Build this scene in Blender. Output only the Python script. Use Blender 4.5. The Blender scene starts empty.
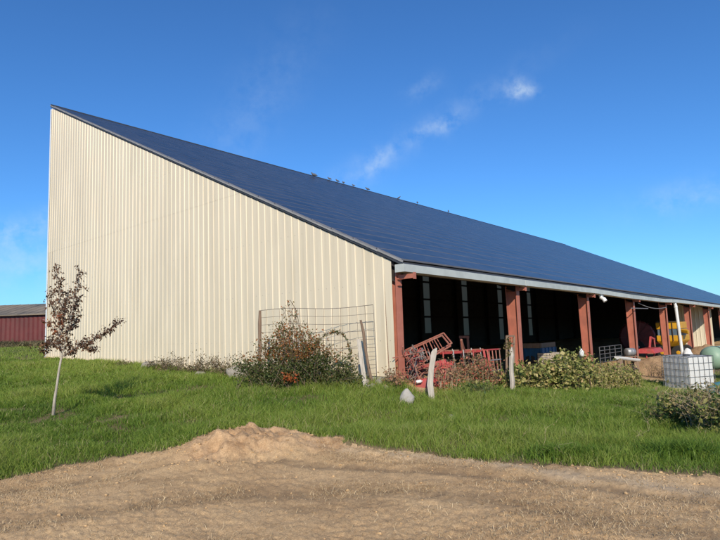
import bpy, math, random
import numpy as np
from mathutils import Vector, Matrix, noise as mnoise

random.seed(7)
RNG = np.random.default_rng(7)
scene = bpy.context.scene
COL = scene.collection

# ------------------------------------------------------------------ camera geometry
F = 550.0
PITCH = math.atan(58 / 550.0)
ROLL = 0.036
EZ = 1.6


def cam_axes():
    fwd = np.array([0, math.cos(PITCH), math.sin(PITCH)])
    r0 = np.array([1.0, 0, 0])
    u0 = np.cross(r0, fwd)
    c, s = math.cos(ROLL), math.sin(ROLL)
    return c * r0 - s * u0, s * r0 + c * u0, fwd


CR, CU, CF = cam_axes()
EYE = np.array([0, 0, EZ])


def ray(x, y):
    return (x - 360) / F * CR - (y - 270) / F * CU + CF


def at(x, y, dep):
    d = ray(x, y)
    return EYE + d * (dep / d[1])


def atz(x, y, z):
    d = ray(x, y)
    return EYE + d * ((z - EZ) / d[2])


# ------------------------------------------------------------------ barn frame
AZ = math.radians(41.5)
D1 = np.array([math.sin(AZ), math.cos(AZ), 0.0])
D2 = np.array([-D1[1], D1[0], 0.0])
C0 = np.array([0.82, 12.2, 0.0])
SLOPE = 0.0165
BAY = 5.95
BARN_L = 65.5
BARN_W = 20.9


def P(t, s, h):
    p = C0 + D1 * t + D2 * s
    return np.array([p[0], p[1], h - SLOPE * t])


def roof_h(s):
    return 2.99 + 0.4725 * (s + 0.2)


# ------------------------------------------------------------------ noise + terrain
def _hash(ix, iy, seed):
    n = (ix.astype(np.int64) * 374761393 + iy.astype(np.int64) * 668265263 + seed * 144269504) & 0x7fffffff
    n = ((n ^ (n >> 13)) * 1274126177) & 0x7fffffff
    n = (n ^ (n >> 16)) & 0xffffff
    return n / float(0xffffff)


def vnoise(x, y, seed=0):
    ix = np.floor(x); iy = np.floor(y)
    fx = x - ix; fy = y - iy
    fx = fx * fx * (3 - 2 * fx); fy = fy * fy * (3 - 2 * fy)
    a = _hash(ix, iy, seed); b = _hash(ix + 1, iy, seed)
    c = _hash(ix, iy + 1, seed); d = _hash(ix + 1, iy + 1, seed)
    return (a * (1 - fx) + b * fx) * (1 - fy) + (c * (1 - fx) + d * fx) * fy


def fbm(x, y, octs=4, seed=0, gain=0.5):
    t = np.zeros_like(x); amp = 1.0; tot = 0
    for o in range(octs):
        t += amp * (vnoise(x, y, seed + o * 17) * 2 - 1)
        tot += amp; amp *= gain; x = x * 2.03 + 11.3; y = y * 2.03 - 7.1
    return t / tot


CP = np.array([
    (-6, 3, 0), (0, 3, 0), (6, 3, -.05), (-4, 6.5, 0), (0, 7, 0), (3.4, 5.6, 0), (5, 8, -.13), (2.6, 8.4, 0),
    (0, 9, .04), (1, 11, .13), (.8, 12.2, .33), (-3, 15, .42), (-7.5, 19.3, .55), (-14.9, 25.8, .78), (-6, 10.5, .19),
    (-3, 11, .18), (-45, 70, 1.0), (-30, 40, .95), (-60, 30, .9), (-15, 12, .3), (-12, 6, .1), (2.8, 12.8, .1),
    (4.7, 16.7, -.25), (8.7, 21.1, -.6), (12.6, 25.5, -.92), (20.5, 34.5, -.85), (24, 39, -.85), (11, 19, -.97),
    (16, 19, -1.1), (9, 12, -.45), (14, 8, -.4), (40, 60, -1.0), (40, 20, -1.3), (-5, 27, .2), (0, 30, -.2), (5, 35, -.6),
    (15, 45, -.9), (-15, 60, .8), (25, 60, -1), (7, 15, -.45), (-80, 80, 1.1), (-200, 200, 1.5), (0, 300, 0), (200, 200, -1),
    (-100, -50, 0), (100, -50, -.5), (0, -10, 0), (0, -100, 0), (-9, 3, 0), (9, 3, -.12)], float)


def _phi(r):
    return np.sqrt(r * r + 1.0)


_A = _phi(np.hypot(CP[:, None, 0] - CP[None, :, 0], CP[:, None, 1] - CP[None, :, 1]))
_M = np.zeros((len(CP) + 1, len(CP) + 1))
_M[:-1, :-1] = _A; _M[:-1, -1] = 1; _M[-1, :-1] = 1
_W = np.linalg.solve(_M, np.append(CP[:, 2], 0))


def base_h(x, y):
    r = np.hypot(x, y)
    k = np.clip(300 / np.maximum(r, 300), 0, 1)
    xx = x * k; yy = y * k
    z = np.full_like(x, _W[-1])
    for i in range(len(CP)):
        z = z + _W[i] * _phi(np.hypot(xx - CP[i, 0], yy - CP[i, 1]))
    return z


# edge between the bare dirt and the grass: y as a function of x
_epx = [(0, 483), (60, 469), (120, 459), (180, 453), (206, 446)]
_edge = [tuple(atz(px, py, 0.0)[:2]) for px, py in _epx]
_edge += [(-2.5, 8.45), (-1.85, 8.85), (-1.15, 8.35)]
_edge += [tuple(atz(px, py, 0.0)[:2]) for px, py in [(345, 449), (385, 453), (430, 455), (480, 462), (560, 468), (640, 473), (720, 480)]]
_edge = [(-30, 0.5), (-12, 3.6), (-7, 5.25)] + _edge + [(6, 4.6), (12, 3.0), (30, -1)]
EX = np.array([e[0] for e in _edge]); EY = np.array([e[1] for e in _edge])


def edge_y(x):
    return np.interp(x, EX, EY) + 0.16 * fbm(x * 1.7, x * 0 + 3.3, 3, 5) + 0.09 * fbm(x * 9, x * 0 + 1.3, 3, 6)


def barn_ts(x, y):
    dx = x - C0[0]; dy = y - C0[1]
    return dx * D1[0] + dy * D1[1], dx * D2[0] + dy * D2[1]


def sstep(a, b, v):
    t = np.clip((v - a) / (b - a), 0, 1)
    return t * t * (3 - 2 * t)


def grass_mask(x, y):
    """1 where turf grows, 0 on bare soil"""
    g = sstep(-0.05, 0.12, y - edge_y(x) + .22 * fbm(x * 3.5, y * 3.5, 3, 13, .6))
    t, s = barn_ts(x, y)
    inside = (t > -0.25) & (t < BARN_L) & (s > -0.7) & (s < BARN_W)
    apron = (t > 14) & (s > -2.2 - 0.5 * vnoise(x * 1.3, y * 1.3, 3)) & (s < 3)
    g = np.where(inside | apron, 0.0, g)
    return g


MOUND = (-1.88, 7.9)
RUTS = [  # polyline, width, depth
    ([(-9, 4.2), (-4.6, 5.75), (-2.4, 6.95), (-1.0, 6.9), (0.6, 6.35), (2.4, 5.3), (5.5, 3.6)], 0.13, 0.022),
    ([(-9, 3.0), (-4.0, 4.75), (-1.6, 5.75), (0.4, 5.6), (2.4, 4.3), (6, 2.6)], 0.17, 0.010),
    ([(0.9, 7.1), (1.9, 6.1), (3.4, 5.0), (6, 3.9)], 0.12, 0.012),
]


def seg_dist(x, y, pts):
    d = np.full_like(x, 1e9)
    for (ax, ay), (bx, by) in zip(pts[:-1], pts[1:]):
        vx, vy = bx - ax, by - ay
        t = np.clip(((x - ax) * vx + (y - ay) * vy) / (vx * vx + vy * vy), 0, 1)
        d = np.minimum(d, np.hypot(x - ax - t * vx, y - ay - t * vy))
    return d


def mound_f(x, y):
    a = (x - MOUND[0]) / np.where(x < MOUND[0], .62, 1.0); b = (y - MOUND[1]) / np.where(y < MOUND[1], 1.0, 0.62)
    m = np.exp(-(a * a + b * b) * 1.1)
    a2 = (x + 0.45) / 0.8; b2 = (y - 7.6) / 0.5
    m2 = np.exp(-(a2 * a2 + b2 * b2))
    return m, m2


def detail_h(x, y):
    d = np.zeros_like(x)
    dirt = 1 - grass_mask(x, y)
    near = np.exp(-np.maximum(np.hypot(x, y) - 9, 0) / 4)
    d += 0.02 * fbm(x * 0.5, y * 0.5, 2, 21) * near
    d += dirt * near * (0.008 * fbm(x * 1.6, y * 1.6, 3, 31, .5) + 0.012 * fbm(x * 7, y * 7, 3, 35, .6) + 0.014 * fbm(x * 19, y * 19, 3, 41, .7) * (.5 + vnoise(x * 1.3, y * 1.3, 44)))
    # berm where the turf stops
    e = y - edge_y(x)
    berm = np.exp(-((e + 0.12) / 0.17) ** 2) * (0.35 + 0.65 * vnoise(x * 1.1, x * 0, 77))
    d += 0.05 * berm * (0.6 + 0.8 * fbm(x * 6, y * 6, 3, 51)) * near
    for pts, w, dep in RUTS:
        q = seg_dist(x + 0.12 * fbm(x * 1.1, y * 1.1, 2, 61), y + 0.12 * fbm(x * .9, y * .9, 2, 62), pts)
        d += dirt * dep * (-np.exp(-(q / w) ** 2) + 0.3 * np.exp(-((q - w * 1.6) / (w * .55)) ** 2))
    m, m2 = mound_f(x, y)
    lump = 1 + 0.75 * fbm(x * 3.1, y * 3.1, 4, 71, .62)
    d += 0.25 * m * lump + 0.07 * m2 * lump
    d += m * (0.11 * (.35 - np.abs(fbm(x * 4.3, y * 4.3, 3, 83, .6))) + 0.05 * fbm(x * 11, y * 11, 4, 81, .75))
    # gentle humps in the turf
    d += (1 - dirt) * 0.05 * fbm(x * 0.9, y * 0.9, 2, 91)
    return d


def gz(x, y):
    xa = np.atleast_1d(np.asarray(x, float)); ya = np.atleast_1d(np.asarray(y, float))
    z = base_h(xa, ya) + detail_h(xa, ya)
    return float(z[0]) if np.isscalar(x) or np.ndim(x) == 0 else z


def on_ground(x, y):
    return np.array([x, y, gz(x, y)])


# ------------------------------------------------------------------ materials
def new_mat(name):
    m = bpy.data.materials.new(name); m.use_nodes = True
    nt = m.node_tree
    b = nt.nodes.get('Principled BSDF')
    return m, nt, b


def _coords(nt, scale, use='Object'):
    tc = nt.nodes.new('ShaderNodeTexCoord'); mp = nt.nodes.new('ShaderNodeMapping')
    nt.links.new(tc.outputs[use], mp.inputs['Vector'])
    mp.inputs['Scale'].default_value = scale if isinstance(scale, tuple) else (scale,) * 3
    return mp.outputs['Vector']


def _noise(nt, vec, scale, detail=4, rough=.6):
    n = nt.nodes.new('ShaderNodeTexNoise'); n.inputs['Scale'].default_value = scale
    n.inputs['Detail'].default_value = detail; n.inputs['Roughness'].default_value = rough
    if vec is not None: nt.links.new(vec, n.inputs['Vector'])
    return n.outputs['Fac']


def _ramp(nt, fac, stops):
    r = nt.nodes.new('ShaderNodeValToRGB')
    el = r.color_ramp.elements
    while len(el) < len(stops): el.new(0.5)
    for e, (p, c) in zip(el, stops):
        e.position = p; e.color = (*c, 1)
    nt.links.new(fac, r.inputs['Fac'])
    return r.outputs['Color']


def _mix(nt, fac, a, b, mode='MIX'):
    m = nt.nodes.new('ShaderNodeMix'); m.data_type = 'RGBA'; m.blend_type = mode
    for s, v in ((0, fac), (6, a), (7, b)):
        if hasattr(v, 'links') or isinstance(v, bpy.types.NodeSocket): nt.links.new(v, m.inputs[s])
        elif isinstance(v, (int, float)): m.inputs[s].default_value = v
        else: m.inputs[s].default_value = (*v, 1)
    return m.outputs[2]


def _bump(nt, b, fac, strength, dist=.01):
    bp = nt.nodes.new('ShaderNodeBump'); bp.inputs['Strength'].default_value = strength
    bp.inputs['Distance'].default_value = dist
    nt.links.new(fac, bp.inputs['Height']); nt.links.new(bp.outputs['Normal'], b.inputs['Normal'])


def surf(name, c1, c2, scale=4, rough=.6, metal=0., bump=.0, vec=(1, 1, 1), dirt=None, dirt_amt=.5, spec=.5):
    m, nt, b = new_mat(name)
    v = _coords(nt, vec)
    f = _noise(nt, v, scale)
    col = _ramp(nt, f, [(.3, c1), (.7, c2)])
    if dirt:
        f2 = _noise(nt, v, scale * .23, 6, .7)
        k = _ramp(nt, f2, [(.5, (0, 0, 0)), (.5 + .25 / max(dirt_amt, .01) * .5, (1, 1, 1))])
        col = _mix(nt, k, col, dirt)
    nt.links.new(col, b.inputs['Base Color'])
    b.inputs['Roughness'].default_value = rough; b.inputs['Metallic'].default_value = metal
    b.inputs['Specular IOR Level'].default_value = spec
    if bump: _bump(nt, b, _noise(nt, v, scale * 3), bump)
    return m


def leafmat(name, stops, trans=.3, rough=.55):
    """colour picked by the per-leaf 'tint' attribute"""
    m, nt, b = new_mat(name)
    a = nt.nodes.new('ShaderNodeAttribute'); a.attribute_name = 'tint'
    col = _ramp(nt, a.outputs['Fac'], stops)
    nt.links.new(col, b.inputs['Base Color'])
    b.inputs['Roughness'].default_value = rough; b.inputs['Specular IOR Level'].default_value = .3
    tr = nt.nodes.new('ShaderNodeBsdfTranslucent'); nt.links.new(col, tr.inputs['Color'])
    mx = nt.nodes.new('ShaderNodeMixShader'); mx.inputs[0].default_value = trans
    out = nt.nodes.get('Material Output')
    nt.links.new(b.outputs[0], mx.inputs[1]); nt.links.new(tr.outputs[0], mx.inputs[2])
    nt.links.new(mx.outputs[0], out.inputs['Surface'])
    return m


M = {}
M['cream'] = surf('cream_sheet', (.645, .56, .405), (.715, .625, .46), 1.2, .42, vec=(1, 1, .25), dirt=(.54, .475, .35), dirt_amt=.35)
M['cream_in'] = surf('cream_sheet_inner', (.66, .6, .46), (.7, .64, .5), 2, .5)
M['white_trim'] = surf('white_flashing', (.72, .74, .74), (.8, .81, .8), 3, .35)
M['cage'] = surf('cage_steel', (.10, .10, .10), (.18, .18, .175), 6, .5, .3)
M['verge'] = surf('verge_flashing_paint', (.24, .235, .22), (.33, .32, .30), 3, .5)
M['galv'] = surf('galvanised_gutter', (.46, .48, .44), (.56, .58, .53), 3, .5, .1, vec=(1, 1, 1), dirt=(.36, .38, .34), dirt_amt=.5)
M['red_steel'] = surf('red_oxide_paint', (.38, .125, .08), (.47, .17, .11), 3.0, .55, bump=.1, dirt=(.30, .11, .075), dirt_amt=.6)
M['shade_steel'] = surf('shade_steel', (.022, .016, .014), (.035, .026, .022), 3, .8)  # gloom under the roof is put into this near-black steel colour
M['deck'] = surf('roof_deck', (.035, .037, .04), (.05, .052, .055), 3, .5)
M['frame'] = surf('panel_frame', (.20, .20, .225), (.27, .27, .29), 3, .4, .2)
M['white_pvc'] = surf('white_pvc', (.66, .67, .65), (.78, .78, .75), 2.5, .4, dirt=(.5, .48, .42), dirt_amt=.4)
M['block'] = surf('concrete_block', (.28, .26, .22), (.42, .40, .35), 9, .9, bump=.5, dirt=(.2, .19, .15))
M['stone'] = surf('field_stone', (.20, .175, .135), (.34, .305, .25), 7, .9, bump=.6, dirt=(.24, .22, .17))
M['pale_stone'] = surf('pale_stone', (.29, .265, .225), (.42, .39, .335), 9, .85, bump=.5, dirt=(.17, .175, .15))
M['old_wood'] = surf('weathered_wood', (.36, .31, .25), (.56, .50, .42), 14, .85, bump=.6, vec=(3, 3, .35), dirt=(.25, .2, .15))
M['brown_wood'] = surf('brown_wood', (.17, .11, .07), (.27, .18, .12), 12, .85, bump=.5, vec=(3, 3, .35), dirt=(.12, .09, .06))
M['bark'] = surf('young_bark', (.30, .25, .19), (.48, .43, .35), 22, .8, bump=.4, vec=(1, 1, .4))
M['twig'] = surf('twig', (.10, .07, .05), (.18, .13, .09), 14, .85)
M['dry_stem'] = surf('dry_stem', (.38, .29, .17), (.52, .42, .27), 9, .85)
M['wire'] = surf('rusty_wire', (.16, .12, .10), (.26, .21, .18), 12, .6, .4)
M['red_paint'] = surf('bright_red_paint', (.36, .035, .035), (.48, .075, .065), 7, .6, dirt=(.22, .09, .06), dirt_amt=.9)
M['rust_red'] = surf('rusty_red_iron', (.30, .10, .07), (.42, .17, .12), 9, .75, bump=.3, dirt=(.22, .14, .10), dirt_amt=.8)
M['maroon'] = surf('maroon_paint', (.13, .015, .015), (.18, .025, .022), 4, .5)
M['yellow'] = surf('yellow_paint', (.52, .26, .015), (.64, .34, .02), 3, .45, dirt=(.4, .2, .03), dirt_amt=.5)
M['blue_paint'] = surf('blue_paint', (.012, .07, .15), (.02, .10, .2), 4, .5)
M['rubber'] = surf('rubber', (.015, .015, .016), (.03, .029, .028), 8, .85, bump=.3)
M['grey_iron'] = surf('grey_iron', (.25, .25, .25), (.38, .37, .36), 8, .5, .4)
M['green_tank'] = surf('green_tank_paint', (.20, .31, .21), (.28, .39, .27), 2.5, .5, dirt=(.17, .22, .14), dirt_amt=.5)
M['teal'] = surf('teal_plastic', (.05, .17, .18), (.10, .25, .24), 3, .35)
M['black'] = surf('black_metal', (.02, .02, .022), (.04, .04, .042), 6, .5)
M['straw_heap'] = surf('straw_heap', (.27, .165, .085), (.40, .26, .14), 14, .95, bump=.9, dirt=(.24, .14, .07))
M['feather'] = surf('grey_feathers', (.06, .065, .08), (.12, .125, .14), 15, .8)
M['shade_inner'] = surf('shed_cladding_shade', (.03, .025, .022), (.05, .042, .036), 2, .8)  # interior shade painted into the colour of the inner cladding

# rain streaks running down the cream sheets
nt = M['cream'].node_tree; b = nt.nodes['Principled BSDF']
src = b.inputs['Base Color'].links[0].from_socket
sk = _ramp(nt, _noise(nt, _coords(nt, (7, 7, .22)), 1.0, 6, .7), [(.5, (0, 0, 0)), (.8, (.55, .55, .55))])
nt.links.new(_mix(nt, sk, src, (.45, .38, .25)), b.inputs['Base Color'])

# solar glass
m, nt, b = new_mat('solar_glass')
v = _coords(nt, 1.0)
col = _ramp(nt, _noise(nt, v, .35, 4), [(.3, (.016, .0155, .016)), (.7, (.026, .025, .025))])
nt.links.new(col, b.inputs['Base Color'])
dv = _coords(nt, (1, 1, 1))
dust = _ramp(nt, _noise(nt, dv, 1.4, 7, .75), [(.42, (0, 0, 0)), (.75, (.8, .8, .8))])
col = _mix(nt, dust, col, (.075, .068, .064))
nt.links.new(col, b.inputs['Base Color'])
b.inputs['Roughness'].default_value = .3
b.inputs['Specular IOR Level'].default_value = .27
M['solar'] = m

# translucent skylight sheet
m, nt, b = new_mat('skylight_sheet')
b.inputs['Base Color'].default_value = (.5, .44, .36, 1); b.inputs['Roughness'].default_value = .5
tr = nt.nodes.new('ShaderNodeBsdfTranslucent'); tr.inputs['Color'].default_value = (.75, .56, .40, 1)
mx = nt.nodes.new('ShaderNodeMixShader'); mx.inputs[0].default_value = .75
nt.links.new(b.outputs[0], mx.inputs[1]); nt.links.new(tr.outputs[0], mx.inputs[2])
nt.links.new(mx.outputs[0], nt.nodes['Material Output'].inputs['Surface'])
M['skylight'] = m

# translucent tank plastic
m, nt, b = new_mat('tank_plastic')
v = _coords(nt, 1.0)
col = _ramp(nt, _noise(nt, v, 5, 4), [(.35, (.86, .85, .80)), (.65, (.92, .91, .87))])
nt.links.new(col, b.inputs['Base Color'])
b.inputs['Roughness'].default_value = .35
tr = nt.nodes.new('ShaderNodeBsdfTranslucent'); tr.inputs['Color'].default_value = (.92, .90, .85, 1)
mx = nt.nodes.new('ShaderNodeMixShader'); mx.inputs[0].default_value = .4
nt.links.new(b.outputs[0], mx.inputs[1]); nt.links.new(tr.outputs[0], mx.inputs[2])
nt.links.new(mx.outputs[0], nt.nodes['Material Output'].inputs['Surface'])
M['tank_plastic'] = m


def ground_material(name, kind):
    m, nt, b = new_mat(name)
    v = _coords(nt, 1.0)
    if kind == 'soil':
        col = _ramp(nt, _noise(nt, v, 1.3, 5), [(.3, (.13, .10, .05)), (.7, (.22, .16, .09))])
        _bump(nt, b, _noise(nt, v, 30, 4), .5, .02)
    else:
        light = (.64, .455, .25); mid = (.45, .30, .16); dark = (.23, .15, .08)
        f1 = _noise(nt, v, .55, 8, .68)
        col = _ramp(nt, f1, [(.33, mid), (.62, light)])
        f2 = _noise(nt, _coords(nt, (.6, 1.0, 1)), .9, 7, .72)
        k = _ramp(nt, f2, [(.52, (0, 0, 0)), (.70, (.8, .8, .8))])
        col = _mix(nt, k, col, dark)
        f3 = _noise(nt, v, 48, 5, .85)
        k3 = _ramp(nt, f3, [(.32, (.5, .46, .42)), (.6, (1.15, 1.13, 1.1))])
        col = _mix(nt, .8, col, k3, 'MULTIPLY')
        f6 = _noise(nt, v, 150, 4, .8)
        col = _mix(nt, .75, col, _ramp(nt, f6, [(.36, (.55, .5, .45)), (.58, (1.2, 1.18, 1.15))]), 'MULTIPLY')
        # damp, trodden soil lies in bands along the wheel tracks
        a = nt.nodes.new('ShaderNodeAttribute'); a.attribute_name = 'track'
        f4 = _noise(nt, v, 3.2, 5, .7)
        mm = nt.nodes.new('ShaderNodeMath'); mm.operation = 'MULTIPLY'
        nt.links.new(a.outputs['Fac'], mm.inputs[0])
        kk = _ramp(nt, f4, [(.35, (.25, .25, .25)), (.6, (1, 1, 1))]); nt.links.new(kk, mm.inputs[1])
        col = _mix(nt, mm.outputs[0], col, dark)
        a3 = nt.nodes.new('ShaderNodeAttribute'); a3.attribute_name = 'heap'
        hc = _ramp(nt, _noise(nt, v, 2.3, 6, .7), [(.35, (.40, .245, .125)), (.6, (.62, .42, .235))])
        hc = _mix(nt, .8, hc, k3, 'MULTIPLY')
        col = _mix(nt, a3.outputs['Fac'], col, hc)
        a2 = nt.nodes.new('ShaderNodeAttribute'); a2.attribute_name = 'pale'
        col = _mix(nt, a2.outputs['Fac'], col, (.60, .455, .285))
        f5 = _noise(nt, v, 90, 3, .7)
        _bump(nt, b, f5, .7, .010)
    nt.links.new(col, b.inputs['Base Color'])
    b.inputs['Roughness'].default_value = .95; b.inputs['Specular IOR Level'].default_value = .15
    return m


M['soil'] = ground_material('turf_soil', 'soil')
M['dirt'] = ground_material('bare_dirt', 'dirt')
M['mound'] = ground_material('mound_soil', 'mound')

M['grass'] = leafmat('grass_blades', [(0, (.08, .155, .02)), (.45, (.20, .295, .04)), (.8, (.33, .38, .08)), (.93, (.31, .34, .10)), (1, (.5, .42, .22))], .4)
M['straw'] = leafmat('dry_straw', [(0, (.30, .20, .10)), (.5, (.50, .36, .19)), (1, (.74, .58, .35))], .15)
M['leaf_tree'] = leafmat('plum_leaves', [(0, (.055, .028, .018)), (.5, (.12, .06, .034)), (.85, (.20, .105, .05)), (.93, (.24, .07, .03)), (1, (.32, .09, .03))], .2)
M['leaf_rose'] = leafmat('bramble_leaves', [(0, (.05, .075, .02)), (.35, (.085, .11, .03)), (.6, (.15, .13, .05)), (.75, (.24, .10, .03)), (.92, (.35, .13, .04)), (1, (.5, .07, .02))], .3)
M['leaf_red'] = leafmat('red_leaves', [(0, (.09, .10, .03)), (.3, (.22, .17, .07)), (.55, (.40, .22, .12)), (.8, (.45, .17, .11)), (1, (.5, .08, .05))], .3)
M['leaf_vine'] = leafmat('yellow_green_leaves', [(0, (.07, .10, .025)), (.35, (.20, .23, .055)), (.65, (.38, .36, .11)), (.9, (.5, .42, .18)), (1, (.5, .33, .14))], .3)
M['leaf_dry'] = leafmat('dry_leaves', [(0, (.06, .075, .022)), (.4, (.14, .13, .045)), (.75, (.24, .18, .075)), (1, (.36, .26, .13))], .25)
M['leaf_weed'] = leafmat('weed_leaves', [(0, (.05, .04, .02)), (.5, (.12, .11, .04)), (.8, (.22, .17, .09)), (1, (.30, .20, .12))], .25)
M['leaf_green'] = leafmat('green_weed_leaves', [(0, (.05, .09, .02)), (.5, (.13, .18, .04)), (.8, (.28, .27, .08)), (1, (.46, .36, .16))], .3)


# ------------------------------------------------------------------ object helpers
def tag(o, label=None, cat=None, group=None, kind=None):
    if label: o['label'] = label
    if cat: o['category'] = cat
    if group: o['group'] = group
    if kind: o['kind'] = kind
    return o


def empty(name, loc, label=None, cat=None, group=None):
    o = bpy.data.objects.new(name, None); COL.objects.link(o)
    o.location = Vector(loc); o.empty_display_size = .2
    tag(o, label, cat, group)
    return o


def origin_of(parent):
    v = Vector((0, 0, 0)); p = parent
    while p is not None:
        v += p.location; p = p.parent
    return v


class MB:
    """collects faces, builds ONE mesh object"""

    def __init__(self):
        self.v = []; self.f = []; self.mi = []; self.tint = []

    def add(self, vs, fs, mi=0, tint=0.5):
        n = len(self.v)
        self.v.extend([tuple(map(float, p)) for p in vs])
        self.f.extend([tuple(n + i for i in f) for f in fs])
        self.mi.extend([mi] * len(fs)); self.tint.extend([tint] * len(vs))

    def box(self, c, size, ax=None, mi=0):
        """box centred at c, size along the three axes of ax (rows)"""
        c = np.array(c, float); a = np.eye(3) if ax is None else np.array(ax, float)
        h = np.array(size, float) / 2
        vs = []
        for sx, sy, sz in ((-1, -1, -1), (1, -1, -1), (1, 1, -1), (-1, 1, -1), (-1, -1, 1), (1, -1, 1), (1, 1, 1), (-1, 1, 1)):
            vs.append(c + a[0] * h[0] * sx + a[1] * h[1] * sy + a[2] * h[2] * sz)
        self.add(vs, [(0, 3, 2, 1), (4, 5, 6, 7), (0, 1, 5, 4), (1, 2, 6, 5), (2, 3, 7, 6), (3, 0, 4, 7)], mi)

    def hexa(self, vs, mi=0):
        self.add(vs, [(0, 3, 2, 1), (4, 5, 6, 7), (0, 1, 5, 4), (1, 2, 6, 5), (2, 3, 7, 6), (3, 0, 4, 7)], mi)

    def bar(self, a, b, w, h=None, up=(0, 0, 1), mi=0):
        a = np.array(a, float); b = np.array(b, float); h = h or w
        d = b - a; L = np.linalg.norm(d); d /= L
        u = np.array(up, float)
        if abs(np.dot(u, d)) > .97: u = np.array([1., 0, 0])
        s = np.cross(d, u); s /= np.linalg.norm(s); u = np.cross(s, d)
        self.box((a + b) / 2, (L, w, h), [d, s, u], mi)

    def tube(self, pts, rad, seg=6, caps=True, mi=0, tint=.5):
        pts = [np.array(p, float) for p in pts]
        n = len(pts)
        if not hasattr(rad, '__len__'): rad = [rad] * n
        vs = []; prev = None
        for i, p in enumerate(pts):
            d = pts[min(i + 1, n - 1)] - pts[max(i - 1, 0)]
            d /= (np.linalg.norm(d) + 1e-9)
            if prev is None:
                u = np.array([0, 0, 1.]) if abs(d[2]) < .9 else np.array([1., 0, 0])
                s = np.cross(d, u)
            else:
                s = prev - d * np.dot(prev, d)
            s /= (np.linalg.norm(s) + 1e-9); prev = s
            u = np.cross(s, d)
            for k in range(seg):
                a = 2 * math.pi * k / seg
                vs.append(p + rad[i] * (math.cos(a) * s + math.sin(a) * u))
        fs = []
        for i in range(n - 1):
            for k in range(seg):
                k2 = (k + 1) % seg
                fs.append((i * seg + k, i * seg + k2, (i + 1) * seg + k2, (i + 1) * seg + k))
        if caps:
            fs.append(tuple(range(seg - 1, -1, -1))); fs.append(tuple((n - 1) * seg + k for k in range(seg)))
        self.add(vs, fs, mi, tint)

    def lathe(self, c, prof, seg=24, axis=(0, 0, 1), mi=0):
        """prof: (radius, height along axis)"""
        a = np.array(axis, float); a /= np.linalg.norm(a)
        u = np.array([1., 0, 0]) if abs(a[0]) < .8 else np.array([0, 1., 0])
        s = np.cross(a, u); s /= np.linalg.norm(s); t = np.cross(a, s)
        c = np.array(c, float); vs = []
        for r, h in prof:
            for k in range(seg):
                q = 2 * math.pi * k / seg
                vs.append(c + a * h + r * (math.cos(q) * s + math.sin(q) * t))
        fs = []
        for i in range(len(prof) - 1):
            for k in range(seg):
                k2 = (k + 1) % seg
                fs.append((i * seg + k, i * seg + k2, (i + 1) * seg + k2, (i + 1) * seg + k))
        fs.append(tuple(range(seg - 1, -1, -1))); fs.append(tuple((len(prof) - 1) * seg + k for k in range(seg)))
        self.add(vs, fs, mi)

    def leaf(self, c, d, n, L, W, tint=.5):
        c = np.array(c); s = np.cross(d, n); s /= (np.linalg.norm(s) + 1e-9)
        n2 = np.cross(s, d)
        vs = [c, c + d * L * .5 + s * W * .5 + n2 * W * .15, c + d * L, c + d * L * .5 - s * W * .5 + n2 * W * .15]
        self.add(vs, [(0, 1, 2), (0, 2, 3)], 0, tint)

    def build(self, name, mat, parent=None, smooth=False, origin=None, bevel=0):
        me = bpy.data.meshes.new(name)
        off = np.array(origin_of(parent)) if parent is not None else np.array(origin if origin is not None else (0, 0, 0), float)
        V = np.array(self.v, float) - off
        me.from_pydata(V.tolist(), [], self.f)
        mats = mat if isinstance(mat, (list, tuple)) else [mat]
        for m_ in mats: me.materials.append(m_)
        if len(mats) > 1: me.polygons.foreach_set('material_index', self.mi)
        at_ = me.attributes.new('tint', 'FLOAT', 'POINT'); at_.data.foreach_set('value', self.tint)
        if smooth: me.polygons.foreach_set('use_smooth', [True] * len(me.polygons))
        me.update()
        o = bpy.data.objects.new(name, me); COL.objects.link(o)
        if parent is not None: o.parent = parent
        elif origin is not None: o.location = Vector(origin)
        if bevel:
            bv = o.modifiers.new('bevel', 'BEVEL'); bv.width = bevel; bv.segments = 2; bv.limit_method = 'ANGLE'
        return o


def tri_mesh(name, V, T, mat, attrs=None, smooth=False, size=3):
    me = bpy.data.meshes.new(name)
    nv = len(V); nf = len(T)
    me.vertices.add(nv); me.vertices.foreach_set('co', np.ascontiguousarray(V, np.float32).ravel())
    me.loops.add(nf * size); me.loops.foreach_set('vertex_index', np.ascontiguousarray(T, np.int32).ravel())
    me.polygons.add(nf)
    me.polygons.foreach_set('loop_start', np.arange(0, nf * size, size, dtype=np.int32))
    me.update(calc_edges=True)
    for k, a in (attrs or {}).items():
        t = me.attributes.new(k, 'FLOAT', 'POINT'); t.data.foreach_set('value', np.ascontiguousarray(a, np.float32))
    me.materials.append(mat)
    if smooth: me.polygons.foreach_set('use_smooth', np.ones(nf, bool))
    o = bpy.data.objects.new(name, me); COL.objects.link(o)
    return o


def copy_tree(o, parent=None):
    c = o.copy(); COL.objects.link(c)
    if parent is not None: c.parent = parent
    for ch in list(o.children): copy_tree(ch, c)
    return c


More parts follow.
